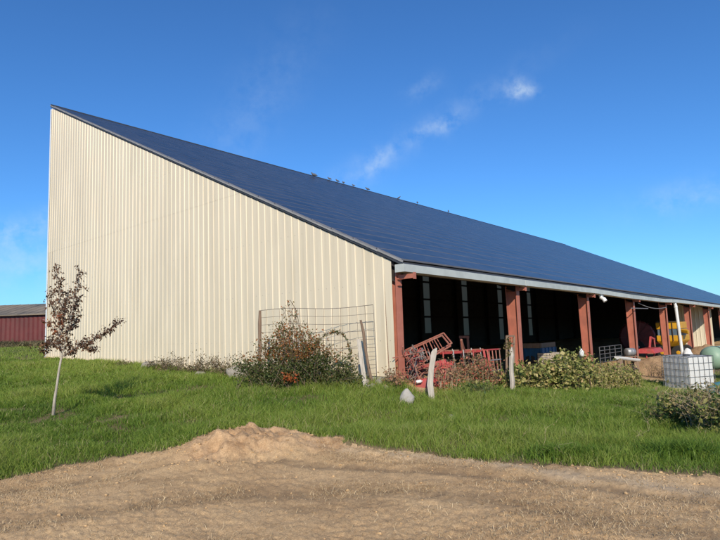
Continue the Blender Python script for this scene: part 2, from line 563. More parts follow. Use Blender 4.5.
def rock_mesh(mb, c, size, seed=0, mi=0, pointy=0.):
    """a lumpy stone; size = three radii"""
    rnd = random.Random(seed)
    off = Vector((rnd.uniform(-50, 50), rnd.uniform(-50, 50), rnd.uniform(-50, 50)))
    nu, nv = 18, 11
    vs = []; fs = []
    for j in range(nv + 1):
        ph = math.pi * j / nv
        for i in range(nu):
            th = 2 * math.pi * i / nu
            d = Vector((math.sin(ph) * math.cos(th), math.sin(ph) * math.sin(th), math.cos(ph)))
            cell = mnoise.voronoi(d * 1.3 + off)[0][0]
            r = 1 + .28 * mnoise.noise(d * 1.3 + off) + .10 * mnoise.noise(d * 3.7 + off) - .18 * cell
            w = 1 - pointy * max(d.z, 0)
            vs.append((c[0] + d.x * r * size[0] * w, c[1] + d.y * r * size[1] * w, c[2] + d.z * r * size[2]))
    for j in range(nv):
        for i in range(nu):
            i2 = (i + 1) % nu
            fs.append((j * nu + i, (j + 1) * nu + i, (j + 1) * nu + i2, j * nu + i2))
    mb.add(vs, fs, mi)


def rnd_dir(rnd, zb=0.0):
    while True:
        v = np.array([rnd.gauss(0, 1), rnd.gauss(0, 1), rnd.gauss(0, 1) + zb])
        n = np.linalg.norm(v)
        if n > .2: return v / n


# ------------------------------------------------------------------ SKY
SUN_EL = math.radians(31)
SUN_AZ = 0.0   # sun stands straight behind the camera (towards -Y)
world = bpy.data.worlds.new('World'); scene.world = world; world.use_nodes = True
nt = world.node_tree; nt.nodes.clear()
out = nt.nodes.new('ShaderNodeOutputWorld'); bg = nt.nodes.new('ShaderNodeBackground')
sky = nt.nodes.new('ShaderNodeTexSky'); sky.sky_type = 'NISHITA'; sky.sun_disc = False
sky.sun_elevation = SUN_EL; sky.sun_rotation = math.radians(180)
sky.altitude = 0; sky.air_density = 1.0; sky.dust_density = 0.3; sky.ozone_density = 3.0
bg.inputs['Strength'].default_value = 0.125
tc = nt.nodes.new('ShaderNodeTexCoord')


def vm(op, a, b=None):
    n = nt.nodes.new('ShaderNodeVectorMath'); n.operation = op
    for i, v_ in enumerate((a, b)):
        if v_ is None: continue
        if isinstance(v_, bpy.types.NodeSocket): nt.links.new(v_, n.inputs[i])
        else: n.inputs[i].default_value = tuple(v_)
    return n.outputs['Value'] if op in ('DOT_PRODUCT', 'LENGTH') else n.outputs['Vector']


def mt(op, a, b=None, clamp=False):
    n = nt.nodes.new('ShaderNodeMath'); n.operation = op; n.use_clamp = clamp
    for i, v_ in enumerate((a, b)):
        if v_ is None: continue
        if isinstance(v_, bpy.types.NodeSocket): nt.links.new(v_, n.inputs[i])
        else: n.inputs[i].default_value = v_
    return n.outputs[0]


# thin clouds at fixed directions of the sky: centre direction, half length, half width, tilt, strength
CLOUDS = [((521, 90), 13, 7, 6, .62), ((439, 126), 21, 8, -20, .30), ((378, 161), 22, 8, -38, .26), ((422, 87), 16, 8, -30, .16),
          ((489, 103), 12, 5, -10, .12), ((340, 190), 46, 16, -38, .09), ((430, 128), 95, 13, -32, .10), ((8, 232), 70, 10, -12, .32), ((20, 262), 80, 22, -4, .25),
          ((690, 196), 42, 13, -14, .20), ((250, 115), 90, 26, -55, .07)]
nz = nt.nodes.new('ShaderNodeTexNoise'); nz.inputs['Scale'].default_value = 26; nz.inputs['Detail'].default_value = 7
nz.inputs['Roughness'].default_value = .62
nt.links.new(tc.outputs['Generated'], nz.inputs['Vector'])
wob = nt.nodes.new('ShaderNodeTexNoise'); wob.inputs['Scale'].default_value = 22; wob.inputs['Detail'].default_value = 4
nt.links.new(tc.outputs['Generated'], wob.inputs['Vector'])
wv = vm('SUBTRACT', wob.outputs['Color'], (.5, .5, .5))
sc = nt.nodes.new('ShaderNodeVectorMath'); sc.operation = 'SCALE'; nt.links.new(wv, sc.inputs[0]); sc.inputs['Scale'].default_value = .03
dirv = vm('ADD', tc.outputs['Generated'], sc.outputs['Vector'])
tot = None
for (cx, cy), lx, ly, tilt, amp in CLOUDS:
    c = ray(cx, cy); c /= np.linalg.norm(c)
    ta = math.radians(tilt)
    ex = ray(cx + math.cos(ta), cy + math.sin(ta)); ex /= np.linalg.norm(ex); ex = ex - c; ex -= c * np.dot(ex, c); ex /= np.linalg.norm(ex)
    ey = np.cross(c, ex)
    k = F * 1.0
    lx_, ly_ = lx / k, ly / k
    dx = mt('MULTIPLY', vm('DOT_PRODUCT', vm('SUBTRACT', dirv, c), ex), 1 / lx_)
    dy = mt('MULTIPLY', vm('DOT_PRODUCT', vm('SUBTRACT', dirv, c), ey), 1 / ly_)
    front = mt('GREATER_THAN', vm('DOT_PRODUCT', dirv, c), 0.5)
    q = mt('ADD', mt('MULTIPLY', dx, dx), mt('MULTIPLY', dy, dy))
    g = mt('POWER', 2.718, mt('MULTIPLY', q, -1.0))
    g = mt('MULTIPLY', mt('MULTIPLY', g, amp), front)
    tot = g if tot is None else mt('ADD', tot, g)
nr = nt.nodes.new('ShaderNodeMapRange'); nt.links.new(nz.outputs['Fac'], nr.inputs['Value'])
nr.inputs['From Min'].default_value = .36; nr.inputs['From Max'].default_value = .62
cf = mt('MULTIPLY', tot, nr.outputs[0], True)
mixn = nt.nodes.new('ShaderNodeMix'); mixn.data_type = 'RGBA'
nt.links.new(cf, mixn.inputs[0])
tintn = nt.nodes.new('ShaderNodeMix'); tintn.data_type = 'RGBA'; tintn.blend_type = 'MULTIPLY'; tintn.inputs[0].default_value = 1
nt.links.new(sky.outputs[0], tintn.inputs[6]); tintn.inputs[7].default_value = (.43, .84, 1.27, 1)
nt.links.new(tintn.outputs[2], mixn.inputs[6]); mixn.inputs[7].default_value = (5.6, 6.7, 7.6, 1)
nt.links.new(mixn.outputs[2], bg.inputs['Color']); nt.links.new(bg.outputs[0], out.inputs['Surface'])
SKY_TINT = tintn

sl = bpy.data.lights.new('sun', 'SUN'); sl.energy = 4.7; sl.angle = math.radians(.53); sl.color = (1, .89, .73)
so = bpy.data.objects.new('sun', sl); COL.objects.link(so)
to_sun = Vector((math.sin(SUN_AZ) * math.cos(SUN_EL), -math.cos(SUN_AZ) * math.cos(SUN_EL), math.sin(SUN_EL)))
so.rotation_euler = to_sun.to_track_quat('Z', 'Y').to_euler(); so.location = (0, -20, 30)

# ------------------------------------------------------------------ CAMERA
cam = bpy.data.cameras.new('camera'); co = bpy.data.objects.new('camera', cam); COL.objects.link(co)
cam.sensor_width = 36; cam.lens = 36 * F / 720; cam.clip_end = 5000; cam.clip_start = .05
Mx = Matrix(((CR[0], CU[0], -CF[0], 0), (CR[1], CU[1], -CF[1], 0), (CR[2], CU[2], -CF[2], EZ), (0, 0, 0, 1)))
co.matrix_world = Mx
scene.camera = co


# ------------------------------------------------------------------ GROUND (one polar sheet, split into turf soil, dirt and the heap)
def build_ground():
    r = [0.6]
    while r[-1] < 2500:
        q = r[-1]
        g = 1.05 if q < 3.4 else (1.0055 if q < 11 else (1.012 if q < 30 else 1.10))
        r.append(q * g)
    r = np.array(r)
    a = np.concatenate([np.linspace(-180, -45, 46)[:-1], np.linspace(-45, 45, 720)[:-1], np.linspace(45, 180, 46)])
    a = np.radians(a)
    Rr, Aa = np.meshgrid(r, a, indexing='ij')
    X = Rr * np.sin(Aa); Y = Rr * np.cos(Aa)
    sh = X.shape
    x = X.ravel(); y = Y.ravel()
    z = base_h(x, y) + detail_h(x, y)
    nr_, na = sh
    # centre fan
    V = np.stack([x, y, z], 1)
    i = np.arange(nr_ - 1)[:, None] * na + np.arange(na - 1)[None, :]
    i = i.ravel()
    Q = np.stack([i, i + na, i + na + 1, i + 1], 1)
    Q = Q[:, ::-1]
    cx = V[Q].mean(1)
    gm = grass_mask(cx[:, 0], cx[:, 1])
    m, m2 = mound_f(cx[:, 0], cx[:, 1])
    e = cx[:, 1] - edge_y(cx[:, 0])
    ismound = (m > .22) & (cx[:, 1] > 6.6) & (e < .3)
    t, s = barn_ts(cx[:, 0], cx[:, 1])
    inb = (t > -.2) & (s > -1.5) & (t < BARN_L + 2) & (s < BARN_W) & ~ismound
    isgrass = (gm > .35) & ~ismound & ~inb
    isdirt = ~isgrass & ~ismound & ~inb
    tr = np.zeros_like(x)
    for pts, w, dep in RUTS:
        qd = seg_dist(x + 0.12 * fbm(x * 1.1, y * 1.1, 2, 61), y + 0.12 * fbm(x * .9, y * .9, 2, 62), pts)
        tr = np.maximum(tr, np.exp(-(qd / (w * 1.3)) ** 2))
    pale = np.exp(-(seg_dist(x + .15 * fbm(x * 2, y * 2, 3, 63), y + .15 * fbm(x * 2, y * 2, 3, 64), [(-.2, 7.3), (.7, 7.0), (1.9, 6.0), (3.6, 4.75), (6, 3.3)]) / .17) ** 2) * (0.4 + .6 * vnoise(x * 3, y * 3, 9))
    mm_, mm2_ = mound_f(x, y); hp = sstep(.12, .5, np.maximum(mm_, mm2_ * .5) + .12 * fbm(x * 3, y * 3, 3, 15))
    for nm, msk, mt_ in (('ground', isgrass, 'soil'), ('dirt_track', isdirt, 'dirt'), ('barn_floor', inb, 'dirt'), ('dirt_mound', ismound, 'dirt')):
        q = Q[msk]
        u, inv = np.unique(q, return_inverse=True)
        o = tri_mesh(nm, V[u], inv.reshape(-1, 4), M[mt_], {'track': tr[u] * (nm == 'dirt_track') * (1 - hp[u]) * .75, 'pale': pale[u] * (nm == 'dirt_track') * .9, 'heap': hp[u]}, True, 4)
        if nm == 'dirt_mound': tag(o, 'low heap of loose pale orange soil where the bare dirt meets the grass', 'dirt heap')
        else: tag(o, kind='structure')
    # small disc under the camera
    me = MB(); n = 24
    zc = gz(0, 0)
    me.lathe((0, 0, zc - .05), [(.62, 0), (.62, .03)], 24)
build_ground()


# ------------------------------------------------------------------ GRASS
def blades(x, y, h, w, lean, tint, seed=1, curl=.5, sink=.01):
    r = np.random.default_rng(seed)
    n = len(x)
    z = gz(x, y) - sink
    a = r.uniform(0, 2 * np.pi, n)           # lean direction
    f = r.uniform(0, 2 * np.pi, n)           # face direction
    lx = np.cos(a) * lean * h; ly = np.sin(a) * lean * h
    sx = np.cos(f) * w / 2; sy = np.sin(f) * w / 2
    V = np.empty((n, 5, 3))
    V[:, 0] = np.stack([x - sx, y - sy, z], 1); V[:, 1] = np.stack([x + sx, y + sy, z], 1)
    mx_ = x + lx * (1 - curl); my = y + ly * (1 - curl); mz = z + h * .6
    V[:, 2] = np.stack([mx_ * 1 - sx * .8 - lx * (.5 - curl) * 0, my - sy * .8, mz], 1)
    V[:, 3] = np.stack([mx_ + sx * .8, my + sy * .8, mz], 1)
    V[:, 4] = np.stack([x + lx * 1.4, y + ly * 1.4, z + h * np.sqrt(np.clip(1 - (lean * .6) ** 2, .2, 1))], 1)
    b = np.arange(n)[:, None] * 5
    T = np.stack([b + np.array([[0, 1, 3]]), b + np.array([[0, 3, 2]]), b + np.array([[2, 3, 4]])], 1).reshape(-1, 3)
    tn = np.repeat(np.clip(tint, 0, 1), 5)
    return V.reshape(-1, 3), T, tn


def view_u(x, y):
    return x / np.maximum(y, .1)


def make_grass():
    r = np.random.default_rng(11)
    Vs = []; Ts = []; Tn = []; base = 0
    bands = [(4.5, 7.2, 4200), (7.2, 9, 3400), (9, 12, 2300), (12, 16, 1300), (16, 24, 700), (24, 60, 70)]
    for bi, (y0, y1, dens) in enumerate(bands):
        wmax = .86 * y1
        area = (y1 - y0) * 2 * wmax
        n = int(area * dens)
        x = r.uniform(-wmax, wmax, n); y = r.uniform(y0, y1, n)
        k = np.abs(view_u(x, y)) < .86
        x = x[k]; y = y[k]
        g = grass_mask(x, y)
        clump = fbm(x * 2.2, y * 2.2, 3, 101)
        k = (g > r.uniform(.1, 1, len(x))) & (r.uniform(0, 1, len(x)) < .88 + clump * .9)
        e = y - edge_y(x)
        thin = np.clip(e / .4, .7, 1)
        k &= r.uniform(0, 1, len(x)) < thin
        x = x[k]; y = y[k]; e = e[k]; clump = clump[k]
        big = fbm(x * .55, y * .55, 3, 111)
        hh = (.10 + .085 * r.uniform(0, 1, len(x)) ** 1.4) * (1 + .7 * clump + .75 * big)
        hh = np.clip(hh, .03, .3) * np.clip(.7 + e * .5, .6, 1) * r.uniform(.75, 1.15, len(x))
        u = view_u(x, y)
        # lush tall strip beside the wall and towards the middle, thinner and yellower to the right
        dry = sstep(.42, .62, u) * sstep(9, 13, y)
        d = np.hypot(x, y)
        w = .0055 * np.clip(d / 7, 1, 4) * r.uniform(.7, 1.3, len(x))
        tint = .44 + .17 * r.normal(0, 1, len(x)) + .45 * big + .2 * clump + .30 * dry * r.uniform(0, 1.6, len(x)) + .12 * fbm(x * 6, y * 6, 2, 131)
        deadl = r.uniform(0, 1, len(x)) < (.03 + .2 * np.exp(-np.maximum(e, 0) / .15) + .28 * dry + .10 * sstep(.1, .5, fbm(x * .9, y * .9, 3, 151)))
        tint = np.where(deadl, r.uniform(.92, 1, len(x)), np.clip(tint, 0, .9))
        lean = r.uniform(.1, .9, len(x))
        V, T, tn = blades(x, y, hh, w, lean, tint, 200 + bi)
        Vs.append(V); Ts.append(T + base); Tn.append(tn); base += len(V)
    o = tri_mesh('grass', np.concatenate(Vs), np.concatenate(Ts), M['grass'], {'tint': np.concatenate(Tn)})
    tag(o, 'lush green grass growing between the dirt and the shed', 'grass', kind='stuff')
    # dead stalks and straw on the dirt
    n = 330000
    x = r.uniform(-7, 8, n); y = r.uniform(3.2, 9.2, n)
    k = (grass_mask(x, y) < .3) & (np.abs(view_u(x, y)) < .9)
    dens = .12 + .95 * sstep(-.05, .35, fbm(x * .8 + 3, y * 1.4, 4, 141)) 
    k &= r.uniform(0, 1, n) < dens
    m, m2 = mound_f(x, y); k &= r.uniform(0, 1, n) > m * 1.3
    x = x[k]; y = y[k]; n = len(x)
    hh = r.uniform(.012, .05, n); lean = r.uniform(.5, 2.6, n)
    V, T, tn = blades(x, y, hh * np.where(lean > 1.2, .45, 1), .0036 * r.uniform(.6, 1.4, n), lean, r.uniform(0, 1, n), 333, .5, .002)
    o = tri_mesh('straw', V, T, M['straw'], {'tint': tn}); tag(o, 'bits of dry straw and stubble scattered over the bare dirt', 'straw', kind='stuff')
    # clods
    n = 26000
    x = r.uniform(-7, 8, n); y = r.uniform(3.2, 9.2, n)
    e = y - edge_y(x); m, m2 = mound_f(x, y)
    k = (e < .15) & (np.abs(view_u(x, y)) < .9) & (r.uniform(0, 1, n) < .08 + .75 * np.exp(-((e + .15) / .25) ** 2) + .9 * (m > .12))
    x = x[k]; y = y[k]; n = len(x); z = gz(x, y)
    sz = .003 + .017 * r.uniform(0, 1, n) ** 5
    ico = np.array([(0, 0, 1), (.89, 0, .45), (.28, .85, .45), (-.72, .53, .45), (-.72, -.53, .45), (.28, -.85, .45), (.72, .53, -.45), (-.28, .85, -.45), (-.89, 0, -.45), (-.28, -.85, -.45), (.72, -.53, -.45), (0, 0, -1)])
    tri = np.array([(0, 1, 2), (0, 2, 3), (0, 3, 4), (0, 4, 5), (0, 5, 1), (1, 6, 2), (2, 7, 3), (3, 8, 4), (4, 9, 5), (5, 10, 1), (2, 6, 7), (3, 7, 8), (4, 8, 9), (5, 9, 10), (1, 10, 6), (6, 11, 7), (7, 11, 8), (8, 11, 9), (9, 11, 10), (10, 11, 6)])
    J = 1 + r.uniform(-.45, .45, (n, 12, 1)) ; S = sz[:, None, None] * np.stack([r.uniform(.7, 1.4, n), r.uniform(.7, 1.4, n), r.uniform(.5, .9, n)], 1)[:, None, :]
    V = ico[None] * J * S + np.stack([x, y, z + sz * .2], 1)[:, None, :]
    T = (tri[None] + (np.arange(n) * 12)[:, None, None]).reshape(-1, 3)
    o = tri_mesh('soil_clods', V.reshape(-1, 3), T, M['dirt'], {'track': np.zeros(n * 12), 'pale': np.zeros(n * 12), 'heap': np.repeat(r.uniform(0, .15, n), 12)}); tag(o, 'crumbs and clods of dry soil lying on the bare dirt', 'clods', kind='stuff')
make_grass()


# ------------------------------------------------------------------ THE BIG SHED
Z3 = np.array([0, 0, 1.0])
root = empty('open_barn', P(0, 0, .3), 'huge cream sheet metal shed with dark single slope solar roof and open front', 'barn')


def rib_profile(s0, s1, period=.28, dep=.019):
    pts = []
    s = s0
    while s < s1:
        for ds, o in ((0, 0), (.222, 0), (.236, dep), (.266, dep)):
            if s + ds < s1: pts.append((s + ds, o))
        s += period
    pts.append((s1, 0))
    return pts


def sheet(mb, t, prof, hb, ht, sign=-1, off=0.):
    vs = []; fs = []
    for s, o in prof:
        b_ = hb(s) if callable(hb) else hb
        vs.append(P(t + sign * (o + off), s, b_)); vs.append(P(t + sign * (o + off), s, max(ht(s), b_)))
    for i in range(len(prof) - 1):
        a = i * 2
        fs.append((a, a + 1, a + 3, a + 2))
    mb.add(vs, fs)


prof = rib_profile(0.13, BARN_W - .02)
wb = MB()
sheet(wb, -.03, prof, .50, lambda s: min(roof_h(s) - .075, 5.74))
pu = [p for p in prof if roof_h(p[0]) - .10 > 5.45]
sheet(wb, -.03, pu, 5.70, lambda s: roof_h(s) - .075, off=.003)
wb.build('gable_wall', M['cream'], root)
# rows of fixing screws
sb = MB()
for hh in (1.3, 2.6, 4.1, 5.72, 7.2, 8.7, 10.2, 11.6):
    s = .26
    while s < BARN_W - .3:
        if hh < roof_h(s) - .3 and random.random() < .6: sb.box(P(-.034 - .002, s - .02, hh), (.006, .011, .011), [D1, D2, Z3])
        s += .28
sb.build('fixing_screws', M['grey_iron'], root)
# girts behind the sheeting and inner face
gb = MB()
for hh in (1.3, 2.5, 4.0, 5.6, 7.2, 8.8, 10.4):
    s0 = max(.2, (hh + .3 - 2.99) / .4725 - .2)
    gb.bar(P(.06, s0, hh), P(.06, BARN_W - .1, hh), .08, .12)
gb.build('girt', M['shade_steel'], root)
# corner flashing at the high corner
cb = MB()
cb.bar(P(-.075, BARN_W + .0, .55), P(-.075, BARN_W + .0, roof_h(BARN_W) - .14), .016, .13, up=D2)
cb.bar(P(0.02, BARN_W + .07, .55), P(0.02, BARN_W + .07, roof_h(BARN_W) - .14), .18, .012, up=D2)
cb.build('corner_flashing', M['white_trim'], root)
# masonry footing under the sheeting
fb = MB()
s = .12
k = 0
while s < 9:
    L = random.uniform(.36, .5)
    fb.box(P(.06 + random.uniform(-.02, .02), s + L / 2, .395 - .2), (.2, L - .015, .4), [D1, D2, Z3])
    fb.box(P(.06 + random.uniform(-.02, .02), s + L / 2 + .1, .445), (.2, L - .02, .085), [D1, D2, Z3])
    s += L
fb.build('footing', M['block'], root, bevel=.012)

# roof deck
rb = MB()
rb.hexa([P(-.07, -.2, roof_h(-.2) - .045), P(BARN_L, -.2, roof_h(-.2) - .045), P(BARN_L, BARN_W + .1, roof_h(BARN_W + .1) - .045), P(-.07, BARN_W + .1, roof_h(BARN_W + .1) - .045),
         P(-.07, -.2, roof_h(-.2)), P(BARN_L, -.2, roof_h(-.2)), P(BARN_L, BARN_W + .1, roof_h(BARN_W + .1)), P(-.07, BARN_W + .1, roof_h(BARN_W + .1))])
roof = rb.build('roof', M['deck'], root)
# photovoltaic rows
sl_ = math.hypot(1, .4725); DS = (D2 + Z3 * .4725) / sl_; DT = (D1 - Z3 * SLOPE); DT /= np.linalg.norm(DT)
NN = np.cross(DT, DS); NN /= np.linalg.norm(NN)
NROW = 29; PW = (BARN_W + .1) / NROW
rp = random.Random(5)
for i in range(NROW):
    mb = MB()
    sc_ = -.12 + (i + .5) * PW
    t = .05; npan = 39; pt = (BARN_L - .15) / npan
    for j in range(npan):
        c = P(t + pt * (j + .5), sc_, roof_h(sc_) + .055) + NN * rp.uniform(-.0008, .0008)
        tn = NN + DS * rp.gauss(0, .0012) + DT * rp.gauss(0, .0012); tn /= np.linalg.norm(tn)
        a0 = DT - tn * np.dot(DT, tn); a0 /= np.linalg.norm(a0); a1 = np.cross(tn, a0)
        mb.box(c, (pt - .008, PW * sl_ - .03, .035), [a0, a1, tn], 0)
        g = c + tn * .0195
        hx = (pt - .008) / 2 - .006; hy = (PW * sl_ - .03) / 2 - .022
        mb.add([g - a0 * hx - a1 * hy, g + a0 * hx - a1 * hy, g + a0 * hx + a1 * hy, g - a0 * hx + a1 * hy], [(0, 1, 2, 3)], 1)
    mb.build('solar_panel_row', [M['frame'], M['solar']], roof)
# verge flashing along the rake, ridge flashing
vb = MB()
n = 30
for i in range(n):
    s0 = -.24 + (BARN_W + .36) * i / n; s1 = -.24 + (BARN_W + .36) * (i + 1) / n - .004
    j = random.uniform(-.006, .006)
    vb.bar(P(-.083, s0, roof_h(s0) + .035 + j), P(-.083, s1, roof_h(s1) + .04 + j), .012, .034)
    vb.bar(P(-.072, s0, roof_h(s0) + .058 + j), P(-.072, s1, roof_h(s1) + .058 + j), .02, .004)
vb.build('verge_flashing', M['verge'], roof)
kb = MB()
kb.bar(P(-.05, BARN_W + .13, roof_h(BARN_W) + .10), P(BARN_L, BARN_W + .13, roof_h(BARN_W) + .10), .05, .14)
kb.build('ridge_flashing', M['deck'], roof)

# gutter: open box channel, sagging a little between brackets
SAG = [(0, 0), (6, -.01), (12, 0.0), (16, -.045), (19, -.05), (22, -.06), (25, .0), (30, .01), (36, .0), (65, 0)]


def sagf(t):
    return float(np.interp(t, [a[0] for a in SAG], [a[1] for a in SAG]))


gm_ = MB()
ts = np.arange(-.12, BARN_L, .75)
prof_g = [(-.05, 2.955), (-.05, 2.79), (-.30, 2.79), (-.30, 2.955), (-.275, 2.965), (-.275, 2.95), (-.286, 2.945), (-.286, 2.80), (-.06, 2.80), (-.06, 2.955)]
vs = []
for t in ts:
    for s, h in prof_g: vs.append(P(t, s, h + sagf(t)))
fs = []
m_ = len(prof_g)
for i in range(len(ts) - 1):
    for k in range(m_):
        fs.append((i * m_ + k, (i + 1) * m_ + k, (i + 1) * m_ + (k + 1) % m_, i * m_ + (k + 1) % m_))
gm_.add(vs, fs)
gm_.box(P(-.125, -.175, 2.875), (.012, .25, .175), [D1, D2, Z3])
for t in np.arange(5.9, BARN_L, 5.95):   # joint sleeves
    gm_.box(P(t, -.3035, 2.872 + sagf(t)), (.07, .006, .176), [D1, D2, Z3])
gutter = gm_.build('gutter', M['galv'], root)


def ibeam(mb, a, b, wd, fl, dirw, dirf, th=.012, wd2=None):
    """I section from a to b, web along dirw (depth wd), flanges along dirf (width fl)"""
    a = np.array(a); b = np.array(b); wd2 = wd2 or wd
    dw = np.array(dirw); df = np.array(dirf)

    def q(p0, p1, w0, w1, f):
        pass
    def slab(o0, o1, hw, hf):
        # o0/o1 centre offsets along dw at a and b
        vs = []
        for p, o in ((a, o0), (b, o1)):
            for sx, sy in ((-1, -1), (1, -1), (1, 1), (-1, 1)):
                vs.append(p + dw * (o + sx * (hw if np.isscalar(hw) else hw[0 if p is a else 1])) + df * sy * hf)
        mb.hexa(vs)
    slab(-wd / 2, -wd2 / 2, th, fl / 2)
    slab(wd / 2, wd2 / 2, th, fl / 2)
    slab(0, 0, (wd / 2 - th, wd2 / 2 - th), th / 2)


ncol = 12
for n in range(ncol):
    t = min(n * BAY, BARN_L - .15) + (.07 if n == 0 else 0)
    b0 = P(t, .02, 0); gzz = gz(b0[0], b0[1])
    mb = MB()
    top = P(t, .19, 2.80); bot = P(t, .17, 0); bot[2] = gzz - .15
    ibeam(mb, bot, top, .27, .20, D2, D1, .011, .34)
    if n != 0:
        mb.box(P(t, .19, 2.62), (.19, .30, .014), [D1, D2, Z3])
        for q in (.1, .27):
            pass
    mb.box((bot + (0, 0, .16)), (.3, .4, .02), [D1, D2, Z3])
    col_ = mb.build('column', M['red_steel'], root)
    # outward bracket carrying the gutter
    mb = MB()
    mb.bar(P(t, .03, 2.695), P(t, -.42 if n == 0 else -.24, 2.70), .06, .10)
    mb.box(P(t, -.43 if n == 0 else -.25, 2.70), (.09, .02, .15), [D1, D2, Z3])
    if n == 0: mb.box(P(t, .0, 2.66), (.14, .08, .03), [D1, D2, Z3]); mb.box(P(t - .01, .0, 2.52), (.12, .07, .03), [D1, D2, Z3])
    mb.build('gutter_bracket', M['red_steel'], root)
    # rafter
    mb = MB()
    ibeam(mb, P(t, .02, roof_h(.02) - .33), P(t, BARN_W - .1, roof_h(BARN_W - .1) - .33), .34, .18, Z3, D1, .012)
    mb.build('rafter', M['shade_steel'], root)
    mb = MB(); q0 = P(t, BARN_W - .3, 0)
    q0[2] = gz(q0[0], q0[1]) - .1
    ibeam(mb, q0, P(t, BARN_W - .3, roof_h(BARN_W - .3) - .5), .3, .2, D2, D1)
    mb.build('rear_column', M['shade_steel'], root)
pbm = MB()
for i in range(17):
    s = .12 + i * 1.28
    pbm.bar(P(0, s, roof_h(s) - .115), P(BARN_L, s, roof_h(s) - .115), .07, .085)
pbm.build('purlins', M['shade_steel'], root)
hb_ = MB(); hb_.bar(P(.2, .1, 2.86), P(BARN_L, .1, 2.86), .06, .12); hb_.build('eave_beam', M['shade_steel'], root)

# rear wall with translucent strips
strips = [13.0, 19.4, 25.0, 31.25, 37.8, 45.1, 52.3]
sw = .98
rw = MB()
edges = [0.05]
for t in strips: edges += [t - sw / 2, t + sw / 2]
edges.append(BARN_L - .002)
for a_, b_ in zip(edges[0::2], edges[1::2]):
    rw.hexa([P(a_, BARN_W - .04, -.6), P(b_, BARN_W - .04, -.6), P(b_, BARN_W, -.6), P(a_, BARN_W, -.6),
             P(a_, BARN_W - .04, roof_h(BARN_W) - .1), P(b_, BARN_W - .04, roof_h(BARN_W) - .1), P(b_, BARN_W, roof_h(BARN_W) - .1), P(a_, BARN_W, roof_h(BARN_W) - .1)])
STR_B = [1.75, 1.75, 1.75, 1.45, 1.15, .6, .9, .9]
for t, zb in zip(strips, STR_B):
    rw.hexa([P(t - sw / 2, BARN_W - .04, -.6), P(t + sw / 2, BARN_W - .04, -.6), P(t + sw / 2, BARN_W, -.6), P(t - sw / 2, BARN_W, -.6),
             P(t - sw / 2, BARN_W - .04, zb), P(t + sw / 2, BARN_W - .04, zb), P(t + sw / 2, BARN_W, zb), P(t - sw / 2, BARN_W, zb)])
rw.build('rear_wall', M['shade_inner'], root)
for t, zb in zip(strips, STR_B):
    mb = MB()
    mb.box(P(t, BARN_W - .02, (zb + roof_h(BARN_W) - .1) / 2), (sw - .004, .012, roof_h(BARN_W) - .1 - zb), [DT, D2, Z3])
    mb.build('skylight_strip', M['skylight'], root)
rg = MB()
for hh in (2.9, 4.45, 6.0, 7.55, 9.1, 10.7, 12.2):
    rg.bar(P(.1, BARN_W - .1, hh), P(BARN_L - .1, BARN_W - .1, hh), .08, .16)
rg.build('rear_girts', M['shade_steel'], root)

# cream cross wall that closes the far bays, and the far gable
TP = 39.2
cw = MB()
pp = rib_profile(.45, 2.7, .28, .03)
sheet(cw, TP, pp, lambda s: -.62, lambda s: roof_h(s) - .5)
cw.build('cross_wall', M['cream_in'], root)
cw = MB(); pp = rib_profile(.3, BARN_W - .05)
sheet(cw, BARN_L, pp, lambda s: -.3, lambda s: roof_h(s) - .08, sign=1)
cw.build('far_gable_wall', M['cream'], root)
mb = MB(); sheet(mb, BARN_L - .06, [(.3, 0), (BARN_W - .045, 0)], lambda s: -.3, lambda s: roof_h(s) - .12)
mb.build('far_gable_shade_sheet', M['shade_inner'], root)  # added dark sheet over the cream inner face, stands for interior shade

# downpipes and the open outlet
for t, rr, lean in ((24.75, .08, .35), (38.9, .07, .2)):
    mb = MB(); g = P(t + lean, -.30, 0); g[2] = gz(g[0], g[1])
    mb.tube([P(t, -.2, 2.79 + sagf(t)), P(t, -.22, 2.70), P(t + .02, -.24, 2.60), g + (0, 0, -.1)], rr, 12)
    mb.lathe(P(t + .02, -.24, 2.50), [(rr + .012, 0), (rr + .012, .1)], 12)
    mb.build('downpipe', M['white_pvc'], root, smooth=False)
mb = MB(); t = 12.75
mb.tube([P(t, -.175, 2.79), P(t, -.20, 2.66), P(t - .02, -.30, 2.60), P(t - .03, -.36, 2.50)], [.07, .07, .08, .08], 12)
mb.tube([P(t + .05, -.18, 2.71), P(t + .3, -.18, 2.735)], .035, 8)
mb.build('gutter_outlet', M['white_pvc'], root)
mb = MB()
pts = [P(18.3 + (23.5 - 18.3) * u, -.05, 2.60 - .18 * math.sin(math.pi * u) * .8 - .1 * u) for u in np.linspace(0, 1, 10)]
mb.tube(pts, .018, 6)
mb.tube([P(16.9, -.12, 2.33), P(19.6, -.12, 2.36)], .02, 6)
mb.build('conduit', M['grey_iron'], root)

# ------------------------------------------------------------------ pigeons on the ridge
def bird_mesh():
    mb = MB()
    path = [(-.17, .055), (-.13, .065), (-.09, .085), (-.04, .105), (.02, .12), (.06, .15), (.085, .19), (.105, .215), (.13, .218), (.15, .21)]
    rad = [.012, .024, .045, .062, .062, .048, .030, .030, .018, .003]
    mb.tube([(0, a, z) for a, z in path], rad, 10)
    mb.tube([(.02, .0, .07), (.02, .005, 0)], .005, 5); mb.tube([(-.02, .0, .07), (-.02, .005, 0)], .005, 5)
    return mb


